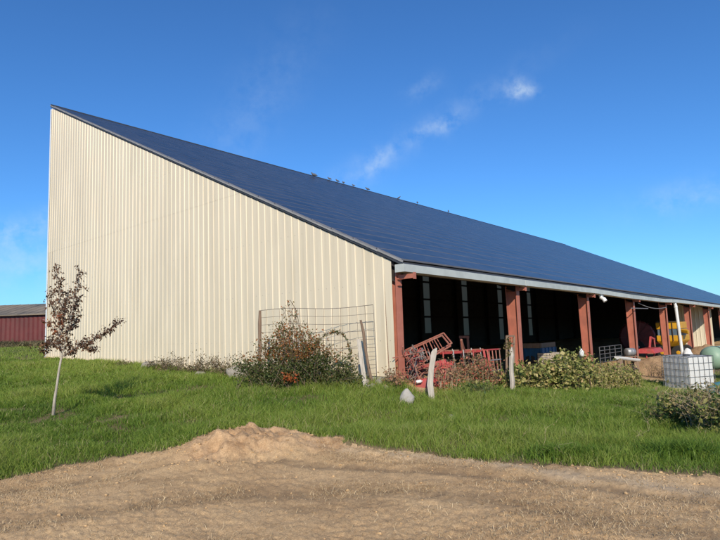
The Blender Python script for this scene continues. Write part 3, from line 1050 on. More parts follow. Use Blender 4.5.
bird = None
BIRDS = [(329.5, 1, 'pigeon on the roof ridge, alone just left of the close pair'), (337.5, 1, 'pigeon on the ridge, the taller of the close pair above the solar roof'),
         (343.5, 1, 'slim pigeon on the ridge, right one of the close pair'), (353.5, .9, 'small pigeon on the ridge between the close pair and the plump bird'),
         (367.5, 1.15, 'plump dark pigeon on the ridge, middle of the row'), (399, 1, 'pigeon on the ridge, first of the three widely spaced birds'),
         (417.5, 1.15, 'pigeon on the ridge, middle of the three widely spaced birds'), (448.5, 1.15, 'pigeon farthest right on the ridge')]
for i, (px, sc_, lab) in enumerate(BIRDS):
    # point on the ridge line seen at this picture column
    lo, hi = 0, 60
    for _ in range(40):
        mid = (lo + hi) / 2; p = P(mid, BARN_W + .13, roof_h(BARN_W) + .17) - EYE
        x_ = 360 + F * (p @ CR) / (p @ CF)
        if x_ < px: lo = mid
        else: hi = mid
    if bird is None:
        bird = bird_mesh().build('pigeon', M['feather'], smooth=True); o = bird
    else:
        o = bird.copy(); COL.objects.link(o)
    o.location = Vector(P(lo, BARN_W + .13, roof_h(BARN_W) + .17)); o.rotation_euler = (0, 0, random.uniform(-2.5, 2.5)); o.scale = (sc_ * 1.05,) * 3
    tag(o, lab, 'pigeon', 'pigeons perched along the roof ridge')
o = bird.copy(); COL.objects.link(o); sb_ = BARN_W - 1.0
for px in (314,):
    lo, hi = 0, 60
    for _ in range(40):
        mid = (lo + hi) / 2; p = P(mid, sb_, roof_h(sb_) + .08) - EYE
        if 360 + F * (p @ CR) / (p @ CF) < px: lo = mid
        else: hi = mid
o.location = Vector(P(lo, sb_, roof_h(sb_) + .08)); o.rotation_euler = (0, 0, 1.2); o.scale = (1.6,) * 3
tag(o, 'pigeon sitting on the solar panels just below the ridge', 'pigeon', 'pigeons perched along the roof ridge')

# ------------------------------------------------------------------ FAR RED BARN
rb_ = empty('red_barn', (-60, 76, 1.0), 'long dark red barn with grey sheet roof far behind the shed', 'barn')
bx0, bx1, by0, by1 = -92., -36., 70., 84.
ux = np.array([1, -.02, 0]); ux /= np.linalg.norm(ux); uy = np.array([.02, 1, 0])
def RB(x, y, z): return np.array([bx1, by0, 0]) + ux * (x - bx1) + uy * (y - by0) + np.array([0, 0, z])
mb = MB()
zE = 4.75; zR = 6.35; g0 = .5
npn = 190
vs = []; fs = []
for i in range(npn + 1):
    x = bx0 + (bx1 - bx0) * i / npn; o_ = .06 if i % 2 else 0
    vs += [RB(x, by0 - o_, g0), RB(x, by0 - o_, zE)]
for i in range(npn): fs.append((2 * i, 2 * i + 2, 2 * i + 3, 2 * i + 1))
mb.add(vs, fs)
for x in (bx0, bx1):
    mb.add([RB(x, by0, g0), RB(x, by1, g0), RB(x, by1, zE), RB(x, (by0 + by1) / 2, zR), RB(x, by0, zE)], [(0, 1, 2, 3, 4)])
mb.add([RB(bx0, by1, g0), RB(bx1, by1, g0), RB(bx1, by1, zE), RB(bx0, by1, zE)], [(0, 1, 2, 3)])
M['barn_red'] = surf('dark_red_sheet', (.095, .015, .013), (.13, .024, .02), .8, .6, dirt=(.07, .018, .015))
M['barn_roof'] = surf('fibre_cement', (.19, .15, .10), (.27, .22, .155), .5, .9, dirt=(.09, .085, .075), dirt_amt=.7)
mb.build('wall', M['barn_red'], rb_)
mb = MB(); ym = (by0 + by1) / 2
for (ya, za, yb, zb) in ((by0 - .5, zE - .02, ym, zR + .12), (ym, zR + .12, by1 + .5, zE - .02)):
    mb.hexa([RB(bx0 - .4, ya, za), RB(bx1 + .4, ya, za), RB(bx1 + .4, yb, zb), RB(bx0 - .4, yb, zb), RB(bx0 - .4, ya, za + .12), RB(bx1 + .4, ya, za + .12), RB(bx1 + .4, yb, zb + .12), RB(bx0 - .4, yb, zb + .12)])
mb.build('roof', M['barn_roof'], rb_)
mb = MB()
for x in np.arange(bx0, bx1, 1.1):
    mb.bar(RB(x, by0 - .5, zE + .11), RB(x, ym, zR + .25), .08, .03)
mb.build('roof_ribs', M['barn_roof'], rb_)


# ------------------------------------------------------------------ PLANTS
def leaf_cloud(mb, pts, n, size, rnd, tint=(0, 1), spread=.08, flat=.6, aspect=.55, droop=0.):
    for _ in range(n):
        p = pts[rnd.randrange(len(pts))]
        c = np.array(p[:3]) + np.array([rnd.gauss(0, spread), rnd.gauss(0, spread), rnd.gauss(0, spread)])
        d = rnd_dir(rnd); d[2] -= droop; d /= np.linalg.norm(d)
        nn = rnd_dir(rnd, flat * 2)
        L = size * rnd.choice((.5, .75, .9, 1, 1.15, 1.5)) * rnd.uniform(.8, 1.2)
        mb.leaf(c, d, nn, L, L * aspect * rnd.uniform(.8, 1.2), min(1, max(0, rnd.uniform(*tint))))


def shrub(name, base_pts, mat, label, cat, n_stem, h, spread, n_leaf, leaf, seed, tint=(0, 1), stem_mat='twig', stem_r=.008, group=None, arch=.3, leafspread=.06, aspect=.55, low=.15, stem_name='stems'):
    """stems rise from points near the ground, arch outwards and carry leaves"""
    rnd = random.Random(seed)
    c0 = np.mean([b[:2] for b in base_pts], 0)
    root = empty(name, on_ground(c0[0], c0[1]), label, cat, group)
    st = MB(); pts = []
    for i in range(n_stem):
        b = base_pts[rnd.randrange(len(base_pts))]
        bx = b[0] + rnd.gauss(0, .07); by = b[1] + rnd.gauss(0, .07)
        hh = h * (b[2] if len(b) > 2 else 1) * rnd.uniform(.55, 1.05)
        a = rnd.uniform(0, 2 * math.pi); out_ = spread * rnd.uniform(.2, 1)
        p = on_ground(bx, by) - (0, 0, .03); path = [p]
        for k in range(1, 7):
            u = k / 6
            q = p + np.array([math.cos(a) * out_ * u ** 1.6, math.sin(a) * out_ * u ** 1.6, hh * (u - arch * u ** 3 * .5) / (1 - arch * .5)])
            q += np.array([rnd.gauss(0, .012), rnd.gauss(0, .012), 0])
            path.append(q)
            if u > low:
                pts.append(q); pts.append((q + path[-2]) / 2)
                if k >= 3:
                    # side twig
                    e = q + np.array([rnd.gauss(0, .09), rnd.gauss(0, .09), rnd.uniform(0, .1)])
                    st.tube([q, e], [stem_r * .4, stem_r * .2], 3, False)
                    pts.append(e)
        st.tube(path, [stem_r * (1 - .8 * k / 6) for k in range(7)], 4, False, tint=rnd.random())
    st.build(stem_name, M[stem_mat], root)
    if n_leaf:
        lf = MB(); leaf_cloud(lf, pts, n_leaf, leaf, rnd, tint, leafspread, aspect=aspect)
        lf.build('leaves', M[mat], root)
    return root


def gp(px, py, dep):
    p = at(px, py, dep); return (p[0], p[1])


# --- young tree
def young_tree():
    D = 10.5
    rnd = random.Random(21)
    b = at(53, 413, D); base = on_ground(b[0], b[1])
    root = empty('young_tree', base, 'young plum coloured tree with a thin pale trunk standing in the grass', 'tree')

    def w(px, py, dy=0.): return at(px, py, D + dy)
    tk = MB()
    path = [base - (0, 0, .06), w(54.5, 400), w(57, 385), w(59, 370), w(61.5, 357)]
    tk.tube(path, [.032, .026, .022, .02, .018], 10)
    tk.build('trunk', M['bark'], root, smooth=True)
    limbs = [
        [(61.5, 357, 0), (60, 340, .05), (58, 318, .08), (60, 295, .05), (57, 280, .0), (55.5, 266, 0)],
        [(61.5, 357, 0), (66, 340, -.1), (70, 322, -.15), (74, 300, -.1), (78, 285, -.1), (79, 268, -.1)],
        [(60, 340, .05), (63, 325, .2), (66, 305, .3), (68, 290, .3)],
        [(61.5, 357, 0), (70, 351, -.1), (82, 344, -.2), (93, 340, -.25), (103, 334, -.3), (113, 326, -.3), (121, 320, -.3)],
        [(60, 348, 0), (54, 344, .1), (49, 340, .15), (45, 346, .2), (42.5, 352, .2)],
        [(61, 340, 0), (54, 330, .1), (47, 320, .15)],
        [(59, 325, 0), (63, 312, -.2), (64, 298, -.25)],
        [(67, 340, 0), (71, 350, .1), (74, 354, .15)],
        [(68, 330, -.1), (74, 325, 0), (79, 316, .1)],
        [(58, 318, .08), (52, 305, .1), (50, 290, .1)],
        [(82, 344, -.2), (88, 348, -.2), (94, 350, -.2)],
        [(70, 322, -.15), (75, 308, .05), (81, 295, .1)],
    ]
    lb = MB(); dist = MB(); spots = []
    for li, L in enumerate(limbs):
        pts = [w(*q) for q in L]
        n = len(pts)
        lb.tube(pts, [.014 * (1 - .75 * i / (n - 1)) if li < 4 else .008 * (1 - .6 * i / (n - 1)) for i in range(n)], 6)
        for i in range(n - 1):
            m_ = 4 if i == 0 and li < 4 else 9
            for k in range(m_):
                u = (k + rnd.random()) / m_
                if i == 0 and li in (0, 1, 3) and u < .55: continue
                p = pts[i] * (1 - u) + pts[i + 1] * u
                hot = (li in (0, 4, 5, 6) and 316 < (L[i][1] * (1 - u) + L[i + 1][1] * u) < 336)
                spots.append((p, hot, li))
                # short twig
                e = p + np.array([rnd.gauss(0, .06), rnd.gauss(0, .06), rnd.uniform(-.02, .09)])
                lb.tube([p, e], [.004, .002], 3, False); spots.append((e, hot, li))
    lb.build('branches', M['bark'], root)
    lf = MB()
    for p, hot, li in spots:
        for _ in range(rnd.choice((3, 4, 5))):
            c = p + np.array([rnd.gauss(0, .028), rnd.gauss(0, .028), rnd.gauss(0, .028)])
            d = rnd_dir(rnd); d[2] -= .7; d /= np.linalg.norm(d)
            L = rnd.uniform(.045, .085)
            t_ = rnd.uniform(.86, 1) if hot and rnd.random() < .8 else rnd.uniform(0, .88)
            lf.leaf(c, d, rnd_dir(rnd, .3), L, L * .42, t_)
    lf.build('crown', M['leaf_tree'], root)
young_tree()

# --- wire mesh panel with its posts
fr = empty('wire_fence', on_ground(*gp(300, 360, 13.2)), 'rusty wire mesh panel between leaning wooden posts in front of the cream wall', 'fence')
F0 = at(259, 345, 13.9); F1 = at(375, 345, 12.1)
def fw(u, z, bulge=0):
    p = F0 * (1 - u) + F1 * u; n_ = np.array([-.3, -.95, 0])
    q = p + n_ * .07 * math.sin(u * 9 + z * 2)
    return np.array([q[0], q[1], z + .03 * math.sin(u * 7) * z * .4])
mb = MB()
zt0, zt1 = 2.13, 2.08
for i in range(16):
    u = i / 15
    mb.tube([fw(u, .45), fw(u, 1.2), fw(u, zt0 * (1 - u) + zt1 * u)], .0042, 4, False)
for k in range(9):
    z0 = 2.13 - k * .185
    mb.tube([fw(u, z0 - (zt0 - zt1) * u) for u in np.linspace(0, 1, 14)], .0042 if k else .006, 4, False)
mb.build('wire_mesh', M['wire'], fr)


def post(mb, a, b, r, seed=0):
    rnd = random.Random(seed)
    a = np.array(a); b = np.array(b); pts = []; rad = []
    for k in range(7):
        u = k / 6
        pts.append(a * (1 - u) + b * u + np.array([rnd.gauss(0, r * .16), rnd.gauss(0, r * .16), 0])); rad.append(r * rnd.uniform(.88, 1.08))
    rad[-1] *= .8
    mb.tube(pts, rad, 7)


def ground_px(px, dep):
    p = at(px, 330, dep); return on_ground(p[0], p[1])


mb = MB(); post(mb, ground_px(258.5, 13.9) - (0, 0, .2), at(260, 310.5, 13.9), .045, 1); mb.build('post', M['brown_wood'], fr)
mb = MB(); post(mb, ground_px(371, 12.2) - (0, 0, .2), at(360.8, 320, 12.1), .034, 2); mb.build('post', M['brown_wood'], fr)
g = empty('leaning_plank', ground_px(364, 11.9), 'grey weathered plank leaning beside the mesh fence post', 'plank')
mb = MB(); mb.bar(ground_px(364, 11.9) - (0, 0, .1), at(358.6, 339, 11.95), .09, .03, up=(0, 1, 0)); mb.build('board', M['old_wood'], g)

# --- bramble on the mesh
def bramble():
    rnd = random.Random(33)
    c = ground_px(292, 12.4)
    root = empty('bramble_bush', c, 'sprawling green and rust orange bramble climbing the wire mesh panel', 'bush')
    st = MB(); pts = []
    tops = [(292, 300, 12.9), (285, 305, 12.9), (298, 308, 12.9), (275, 328, 12.8), (268, 335, 12.8), (283, 322, 12.7), (300, 325, 12.6), (310, 332, 12.5), (316, 341, 12.4),
            (326, 345, 12.3), (335, 352, 12.3), (343, 360, 12.2), (348, 366, 12.1), (354, 372, 12.0), (262, 345, 12.8), (255, 352, 12.8), (247, 352, 12.9), (238, 362, 13), (258, 362, 12.6),
            (290, 345, 12.3), (303, 350, 12.2), (278, 352, 12.3), (320, 360, 12.1), (270, 368, 12.4), (290, 366, 12.1), (335, 370, 12), (306, 338, 12.4), (296, 335, 12.4), (272, 342, 12.5),
            (340, 350, 12.2), (284, 330, 12.6), (310, 345, 12.3), (250, 366, 12.7), (360, 377, 11.9)]
    for i in range(105):
        tp = tops[i % len(tops)]
        T_ = at(tp[0] + rnd.gauss(0, 3), tp[1] + abs(rnd.gauss(0, 4)), tp[2] + rnd.gauss(0, .18))
        bx = tp[0] * .55 + 298 * .45 + rnd.gauss(0, 14)
        B = ground_px(bx, 12.3 + rnd.gauss(0, .2)) - (0, 0, .03)
        path = []
        side = np.array([rnd.gauss(0, .12), rnd.gauss(0, .1), rnd.uniform(.0, .12)])
        for k in range(7):
            u = k / 6
            path.append(B * (1 - u) + T_ * u + side * math.sin(u * math.pi))
            if k > 1: pts.append((path[-1], tp)); pts.append(((path[-1] + path[-2]) / 2, tp))
        st.tube(path, [.009 * (1 - .75 * k / 6) for k in range(7)], 4, False)
    # the free arch of the long shoot
    arch = [at(*q) for q in [(314, 347, 12.3), (319, 340, 12.2), (326, 334, 12.2), (334, 331.5, 12.2), (341, 333, 12.1), (347, 340, 12.1), (350, 350, 12.1), (350.5, 361, 12.1)]]
    st.tube(arch, .008, 5)
    for a, b in zip(arch[:-1], arch[1:]):
        for u in (0, .3, .6): pts += [(a * (1 - u) + b * u, (0, 331, 9))] * 2
    sp = [at(*q) for q in [(300, 330, 12.8), (298, 318, 12.8), (294, 306, 12.9), (290, 300, 12.9)]]
    st.tube(sp, .006, 4)
    st.build('canes', M['twig'], root)
    lf = MB()
    for _ in range(15000):
        p, tp = pts[rnd.randrange(len(pts))]
        near_arch = tp[2] == 9
        if near_arch and rnd.random() < .6: continue
        if not near_arch and tp[1] < 318 and rnd.random() < .82: continue
        s_ = .022 if near_arch or tp[1] < 318 else .085
        c = p + np.array([rnd.gauss(0, s_), rnd.gauss(0, s_), rnd.gauss(0, s_)])
        high = c[2]
        # rust coloured on top, green low and left
        xx = (c[0] / c[1])
        rust = (c[2] > 1.0 + .25 * mnoise.noise(Vector(c * 2.2))) and xx > -.24
        t_ = rnd.uniform(.5, .95) if (rust and rnd.random() < .75) else rnd.uniform(0, .66)
        if near_arch: t_ = rnd.uniform(.2, .8)
        L = rnd.uniform(.035, .075)
        lf.leaf(c, rnd_dir(rnd), rnd_dir(rnd, .8), L, L * .6, t_)
    lf.build('leaves', M['leaf_rose'], root)
    rd = MB()
    cc = at(290, 378, 11.9)
    for _ in range(90):
        c = cc + np.array([rnd.gauss(0, .08), rnd.gauss(0, .05), rnd.gauss(0, .06)])
        L = rnd.uniform(.04, .08); rd.leaf(c, rnd_dir(rnd), rnd_dir(rnd, .8), L, L * .6, rnd.uniform(.85, 1))
    rd.build('red_leaves', M['leaf_rose'], root)
bramble()

# --- weeds along the foot of the gable wall
weeds = [(160, 17.6, .35, 'low olive weed by the pale rock at the left end of the wall foot', .2), (178, 16.9, .55, 'bushy brown weed at the wall foot, third plant from the bramble', .25),
         (192, 16.3, .42, 'small dark weed right of the bushy one at the wall foot', .2), (207, 15.7, .62, 'tall thin dry weed at the wall foot beside the flat stone', .2),
         (221, 15.2, .6, 'pinkish dry weed at the wall foot next to the bramble', .25), (232, 14.7, .45, 'low leafy weed in front of the footing block', .25), (128, 18.8, .25, 'faint low weed leftmost along the wall foot', .2)]
for i, (px, dep, h, lab, sp) in enumerate(weeds):
    x0, y0 = ground_px(px, dep)[:2]
    pts = [(x0 + random.uniform(-.32, .32), y0 + random.uniform(-.15, .15), random.uniform(.7, 1)) for _ in range(7)]
    shrub('weed', pts, 'leaf_weed', lab, 'weed', 30, h, sp, 520, .05, 400 + i, (0, 1), 'twig', .005, 'weeds along the wall foot', .2, .05)

# --- stones
def stone(px, py, dep, size, lab, seed, mat='stone', pointy=0., group=None, sink=.35, name='stone'):
    p = at(px, py, dep); g = on_ground(p[0], p[1]); mb = MB()
    rock_mesh(mb, (p[0], p[1], g[2] + size[2] * (1 - 2 * sink)), size, seed, pointy=pointy)
    o = mb.build(name, M[mat], None, True, origin=g); tag(o, lab, 'stone', group)
G_ = 'stones at the foot of the wall'
stone(149, 368, 17.9, (.26, .16, .16), 'pale rock lying left of the weeds at the wall foot', 1, group=G_, sink=.2)
stone(201, 374, 15.3, (.18, .13, .10), 'flat pale stone between the weeds at the wall foot', 2, group=G_, sink=.2)
stone(238, 368, 14.4, (.34, .16, .20), 'large grey footing stone left of the bramble', 3, group=G_, sink=.2)
stone(379, 383, 12.0, (.11, .1, .10), 'grey rubble stone under the bottom of the cream wall, upper one', 4, group=G_, sink=.1)
stone(385, 389, 11.7, (.09, .08, .07), 'small white rubble stone at the shed corner', 5, 'pale_stone', group=G_, sink=.15)
stone(372, 386, 11.8, (.11, .08, .08), 'grey rubble stone right of the leaning fence post', 6, group=G_, sink=.15)
stone(366, 379, 12.2, (.10, .09, .09), 'grey rubble stone right behind the leaning fence post', 7, group=G_, sink=.1)
stone(392, 386, 12.0, (.09, .08, .08), 'brownish rubble stone against the foot of the corner column', 8, group=G_, sink=.1)
stone(407, 398, 10.9, (.175, .14, .20), 'whitish pointed boulder in the grass at the shed corner', 9, 'pale_stone', .62, None, .22, 'boulder')
# foreground lumps in the dirt
stone(113, 524.5, 4.35, (.022, .02, .014), 'small grey stone half sunk in the bare dirt at the bottom left', 12, group=None, sink=.1)
stone(452, 414, 9.4, (.07, .05, .05), 'small grey stone hidden in the grass below the wooden post', 13, group=None, sink=.2)

# --- two wooden posts by the opening
g = empty('wooden_post', ground_px(430, 11.2), 'pale split wooden post leaning in the grass before the red machine parts', 'post')
mb = MB()
pts = [ground_px(429.5, 11.2) - (0, 0, .15), at(430, 385, 11.2), at(431, 370, 11.2), at(434, 352, 11.2), at(435, 348.5, 11.2)]
vs = []
for i, (p, w_) in enumerate(zip(pts, (.062, .066, .058, .062, .045))):
    for sx, sy in ((-1, -1), (.9, -1), (1, .8), (-.8, 1)):
        vs.append(p + np.array([sx * w_, sy * .04, (.02 * sx if i == 4 else 0)]))
fs = [(3, 2, 1, 0), (16, 17, 18, 19)]
for i in range(4):
    for k in range(4): fs.append((i * 4 + k, i * 4 + (k + 1) % 4, i * 4 + 4 + (k + 1) % 4, i * 4 + 4 + k))
mb.add(vs, fs); mb.build('split_timber', M['old_wood'], g, bevel=.012)
g = empty('wooden_post', ground_px(509, 12.8), 'shorter weathered post with rags of ivy beside the second column', 'post')
mb = MB(); post(mb, ground_px(508, 12.8) - (0, 0, .15), at(510.5, 347, 12.8), .055, 4); mb.build('round_timber', M['old_wood'], g)
mb = MB(); rnd = random.Random(8)
leaf_cloud(mb, [at(508 + rnd.gauss(0, 1.5), 343 + rnd.gauss(0, 4), 12.75) for _ in range(20)], 160, .05, rnd, (.2, 1), .03)
mb.build('ivy', M['leaf_dry'], g)

# --- shrubs along the front
def px_bases(lst): return [(*ground_px(px, d)[:2], k) for px, d, k in lst]
shrub('red_shrub', px_bases([(458, 12.6, .8), (466, 12.7, 1), (474, 12.8, 1), (482, 12.9, 1.05), (452, 12.4, .65), (489, 13, .9)]), 'leaf_red', 'loose shrub turning red and orange in front of the dark opening', 'shrub', 75, .72, .2, 2300, .062, 51, (.05, .95), 'dry_stem', .006)
shrub('red_shrub', px_bases([(389, 11.9, 1), (394, 11.8, .9), (400, 12, .8)]), 'leaf_red', 'small rust coloured shrub at the foot of the corner column', 'shrub', 34, .38, .16, 620, .055, 52, (.25, .7), 'twig', .006)
shrub('red_shrub', px_bases([(438, 11.9, 1), (446, 12, 1.1), (452, 12.1, 1)]), 'leaf_red', 'sparse orange shrub around the red wheel rim right of the leaning post', 'shrub', 24, .6, .14, 420, .055, 53, (.3, 1), 'dry_stem', .005)
shrub('vine_shrub', px_bases([(508, 13.2, .5), (518, 13.6, .6), (530, 13.8, .62), (540, 14.2, .7), (552, 14.6, .85), (563, 15, 1.0), (574, 15.4, 1.05), (582, 15.8, .95), (558, 14.2, .8), (572, 14.6, .85)]), 'leaf_vine', 'dense yellow green shrub between the second and third columns', 'shrub', 190, 1.05, .26, 7000, .085, 54, (0, 1), 'twig', .008, aspect=.75, low=.05)
shrub('dry_shrub', px_bases([(594, 16.6, 1), (603, 17, 1), (612, 17.5, 1), (621, 18, .95), (629, 18.5, .8), (586, 16, .8)]), 'leaf_vine', 'low dry brown and yellow shrub at the foot of the third column', 'shrub', 120, .78, .26, 5200, .07, 55, (.2, 1), 'dry_stem', .007)
shrub('weed', px_bases([(470, 11.6, 1), (478, 11.6, 1), (486, 11.9, 1), (460, 11.4, .8)]), 'leaf_green', 'low green weeds in front of the red and orange shrub', 'weed', 40, .24, .15, 700, .06, 56, (0, .9), 'twig', .005)
# dry bush at the right edge
shrub('dry_bush', px_bases([(672, 9.0, .7), (684, 8.8, .8), (696, 8.6, .9), (708, 8.4, 1), (720, 8.3, 1), (700, 8.0, .8), (712, 7.7, .85), (724, 7.5, .95), (738, 7.7, 1), (692, 8.2, .8), (735, 9, 1)]), 'leaf_dry', 'tangled straw coloured weeds at the right edge in front of the white tank', 'bush', 300, .76, .40, 2600, .05, 57, (.2, 1), 'dry_stem', .005, arch=.6, leafspread=.05)
shrub('green_bush', px_bases([(660, 9.0, .6), (674, 8.8, .8), (688, 8.5, .85), (702, 8.1, .9), (714, 7.6, .9), (728, 7.5, .95), (684, 9.3, .7), (700, 9.2, .7)]), 'leaf_green', 'green leafy weeds growing through the straw coloured tangle', 'bush', 230, .62, .30, 9500, .06, 58, (.3, 1), 'twig', .0045, leafspread=.08)
# tufts in the turf
for i, (px, dep, h, lab) in enumerate([(560, 6.6, .2, 'dark green tuft at the dirt edge below the yellow green shrub'),
                                       (672, 6.4, .24, 'weedy tuft at the dirt edge in the lower right')]):
    c = ground_px(px, dep)
    rr = np.random.default_rng(900 + i); n = 1300
    sp = (.35, .16)
    x = c[0] + rr.normal(0, sp[0], n) * .6; y = c[1] + rr.normal(0, sp[1], n) * .6
    k = grass_mask(x, y) > .3; x = x[k]; y = y[k]; n = len(x)
    V, T, tn = blades(x, y, h * rr.uniform(.5, 1.1, n), .011 * rr.uniform(.7, 1.3, n), rr.uniform(.1, .9, n), rr.uniform(0, .35, n), 901 + i)
    o = tri_mesh('grass_tuft', V, T, M['grass'], {'tint': tn}); tag(o, lab, 'grass tuft')
# thin dead stalks at the edge of the turf
for i, (px, dep, h) in enumerate([(540, 6.7, .55), (520, 7.4, .4), (640, 8, .6), (632, 7.2, .4), (700, 7.5, .6)]):
    x0, y0 = ground_px(px, dep)[:2]
    shrub('dry_stalk', [(x0, y0, 1)], 'leaf_dry', ['thin dead stalk leaning over the dirt edge, middle of the picture', 'short dead stalk in the turf below the red shrub', 'tall dead stalk left of the straw coloured tangle',
          'short dead stalk at the dirt edge in the lower right', 'dead stalk in front of the straw coloured tangle'][i], 'dead stalk', 2, h * .7, .1, 8, .03, 600 + i, (.5, 1), 'dry_stem', .0028, 'dead stalks in the turf')

# scrub between the two barns
def scrub():
    r = np.random.default_rng(77); n = 26000
    x = r.uniform(-62, -26, n); y = r.uniform(48, 66, n)
    h = (.25 + .55 * np.clip(fbm(x * .35, y * .35, 3, 400) + .4, 0, 1.4)) * r.uniform(.4, 1.2, n)
    V, T, tn = blades(x, y, h, .06 * r.uniform(.6, 1.5, n), r.uniform(.2, 1.1, n), np.clip(.5 + .45 * fbm(x * .5, y * .5, 3, 401) + r.normal(0, .18, n), 0, 1), 402)
    o = tri_mesh('scrub', V, T, M['leaf_weed'], {'tint': tn}); tag(o, 'strip of brown and green scrub before the far red barn', 'scrub', kind='stuff')
scrub()

# ------------------------------------------------------------------ MACHINERY AND CLUTTER
def hcopy(v): return np.array(v, float)


# lattice frame of an old machine leaning on the heap
lf_root = empty('lattice_frame', on_ground(*gp(420, 370, 13.2)), 'rusty red lattice frame of an old machine tilted up behind the wooden post', 'machine frame')
A0, A1 = at(403, 353, 13.4), at(442, 335.5, 13.0)      # upper rail
B0, B1 = at(405, 373, 12.9), at(450.5, 346, 12.5)      # lower rail
OFF = np.array([.10, .42, .05])
mb = MB()
for a, b in ((A0, A1), (B0, B1), (A0 + OFF, A1 + OFF), (B0 + OFF, B1 + OFF)): mb.tube([a, b], .019, 6)
for a, b in ((A0, B0), (A1, B1), (A0 + OFF, B0 + OFF), (A1 + OFF, B1 + OFF)): mb.tube([a, b], .02, 6)
mb.build('frame_rails', M['rust_red'], lf_root)
mb = MB()
for i in range(1, 6):
    u = (i + .25 * math.sin(i * 2.3)) / 6
    a = A0 * (1 - u) + A1 * u; b = B0 * (1 - u) + B1 * u
    mb.tube([a, b], .013, 6)
    if i % 2: mb.tube([a, a + OFF], .012, 6); mb.tube([b, b + OFF], .012, 6)
    mb.tube([a + OFF, b + OFF], .012, 6)
mb.build('frame_rungs', M['rust_red'], lf_root)
mb = MB(); rnd = random.Random(5)
for i in range(14):   # curved spring tines hanging in the lower end
    u = rnd.uniform(.0, .55); k = rnd.uniform(.1, .9)
    a = (A0 * (1 - u) + A1 * u) * (1 - k) + (B0 * (1 - u) + B1 * u) * k
    d = np.array([rnd.uniform(-.16, .12), -.05, rnd.uniform(-.05, .1)])
    mb.tube([a, a + d * .6 + (0, 0, .05), a + d + (0, 0, -.07), a + d * 1.1 + (0, 0, -.18)], .011, 5)
mb.build('spring_tines', M['grey_iron'], lf_root)

sr = empty('scrap_iron', on_ground(*gp(408, 372, 13.0)), 'tangle of thin rusty rods and tines heaped against the corner column', 'scrap heap')
rnd = random.Random(91)
for mat_, nm_, cnt in (('rust_red', 'bent_rods', 60), ('red_paint', 'red_rods', 16), ('wire', 'wire_coils', 22)):
    mb = MB()
    for i in range(cnt):
        a = at(rnd.uniform(399, 428), rnd.uniform(354, 392), rnd.uniform(12.2, 13.3)); d = rnd_dir(rnd) * rnd.uniform(.15, .4)
        k_ = rnd_dir(rnd) * rnd.uniform(.05, .16)
        mb.tube([a - d, a - d * .4 + k_, a + d * .3 + k_ * .6, a + d], rnd.uniform(.008, .018), 5)
    mb.build(nm_, M[mat_], sr)
rs = empty('steel_stand', on_ground(*gp(464, 345, 22)), 'dark rusty steel stand in the shade below the second skylight strip', 'stand')
for px in (460.5, 467.5):
    mb = MB(); a = at(px, 336.5, 22); mb.bar((a[0], a[1], gz(a[0], a[1]) - .03), a, .09, .09); mb.build('leg', M['rust_red'], rs)
mb = MB(); mb.bar(at(459, 337, 22), at(469, 337, 22), .1, .09); mb.build('top_bar', M['rust_red'], rs)
# red implement with wheel rim
im = empty('red_implement', on_ground(*gp(425, 380, 12.3)), 'bright red farm implement with curved guards and a wheel rim low behind the wooden post', 'farm implement')
mb = MB()
p0, p1 = at(408, 371, 12.9), at(446, 361, 12.6)
mb.bar(p0, p1, .10, .10); mb.bar(at(412, 392, 12.4), at(430, 383, 12.3), .08, .10); mb.bar(at(408, 385, 12.6), at(446, 378, 12.6), .07, .07)
mb.bar(at(414, 368, 12.8), at(418, 394, 12.4), .06, .06)
mb.build('drawbar', M['red_paint'], im, bevel=.01)
def plate(a, b, c_, d, th=.012):
    a, b, c_, d = map(hcopy, (a, b, c_, d)); n_ = np.cross(b - a, d - a); n_ /= np.linalg.norm(n_)
    mb = MB(); mb.hexa([a, b, c_, d, a + n_ * th, b + n_ * th, c_ + n_ * th, d + n_ * th]); return mb
mb = plate(at(414, 381, 12.2), at(430, 377, 12.2), at(429, 390, 12.0), at(416, 393, 12.0)); mb.build('guard', M['red_paint'], im)
mb = plate(at(436, 364, 12.7), at(452, 361, 12.7), at(454, 370, 12.5), at(440, 373, 12.5)); mb.build('guard', M['red_paint'], im)
mb = MB(); wc = at(444, 377, 12.35); ax_ = np.array([.35, -.93, .05]); ax_ /= np.linalg.norm(ax_)
e1 = np.cross(ax_, [0, 0, 1]); e1 /= np.linalg.norm(e1); e2 = np.cross(e1, ax_)
ring = [wc + .26 * (math.cos(a) * e1 + math.sin(a) * e2) for a in np.linspace(0, 2 * math.pi, 33)]
mb.tube(ring, .032, 6, False); mb.tube([wc - ax_ * .06, wc + ax_ * .06], .05, 12)
for k in range(6):
    a = k * math.pi / 3; mb.tube([wc, wc + .25 * (math.cos(a) * e1 + math.sin(a) * e2)], .014, 5)
mb.build('wheel_rim', M['red_paint'], im)
mb = MB(); mb.lathe(at(419, 381.5, 12.05), [(.015, -.07), (.035, -.06), (.038, .04), (.012, .06), (.012, .08)], 12, axis=(1, .2, .1)); o = mb.build('bottle', M['white_pvc'], None, True, origin=at(419, 381.5, 12.05))
tag(o, 'small white plastic bottle lying on the red implement', 'bottle')

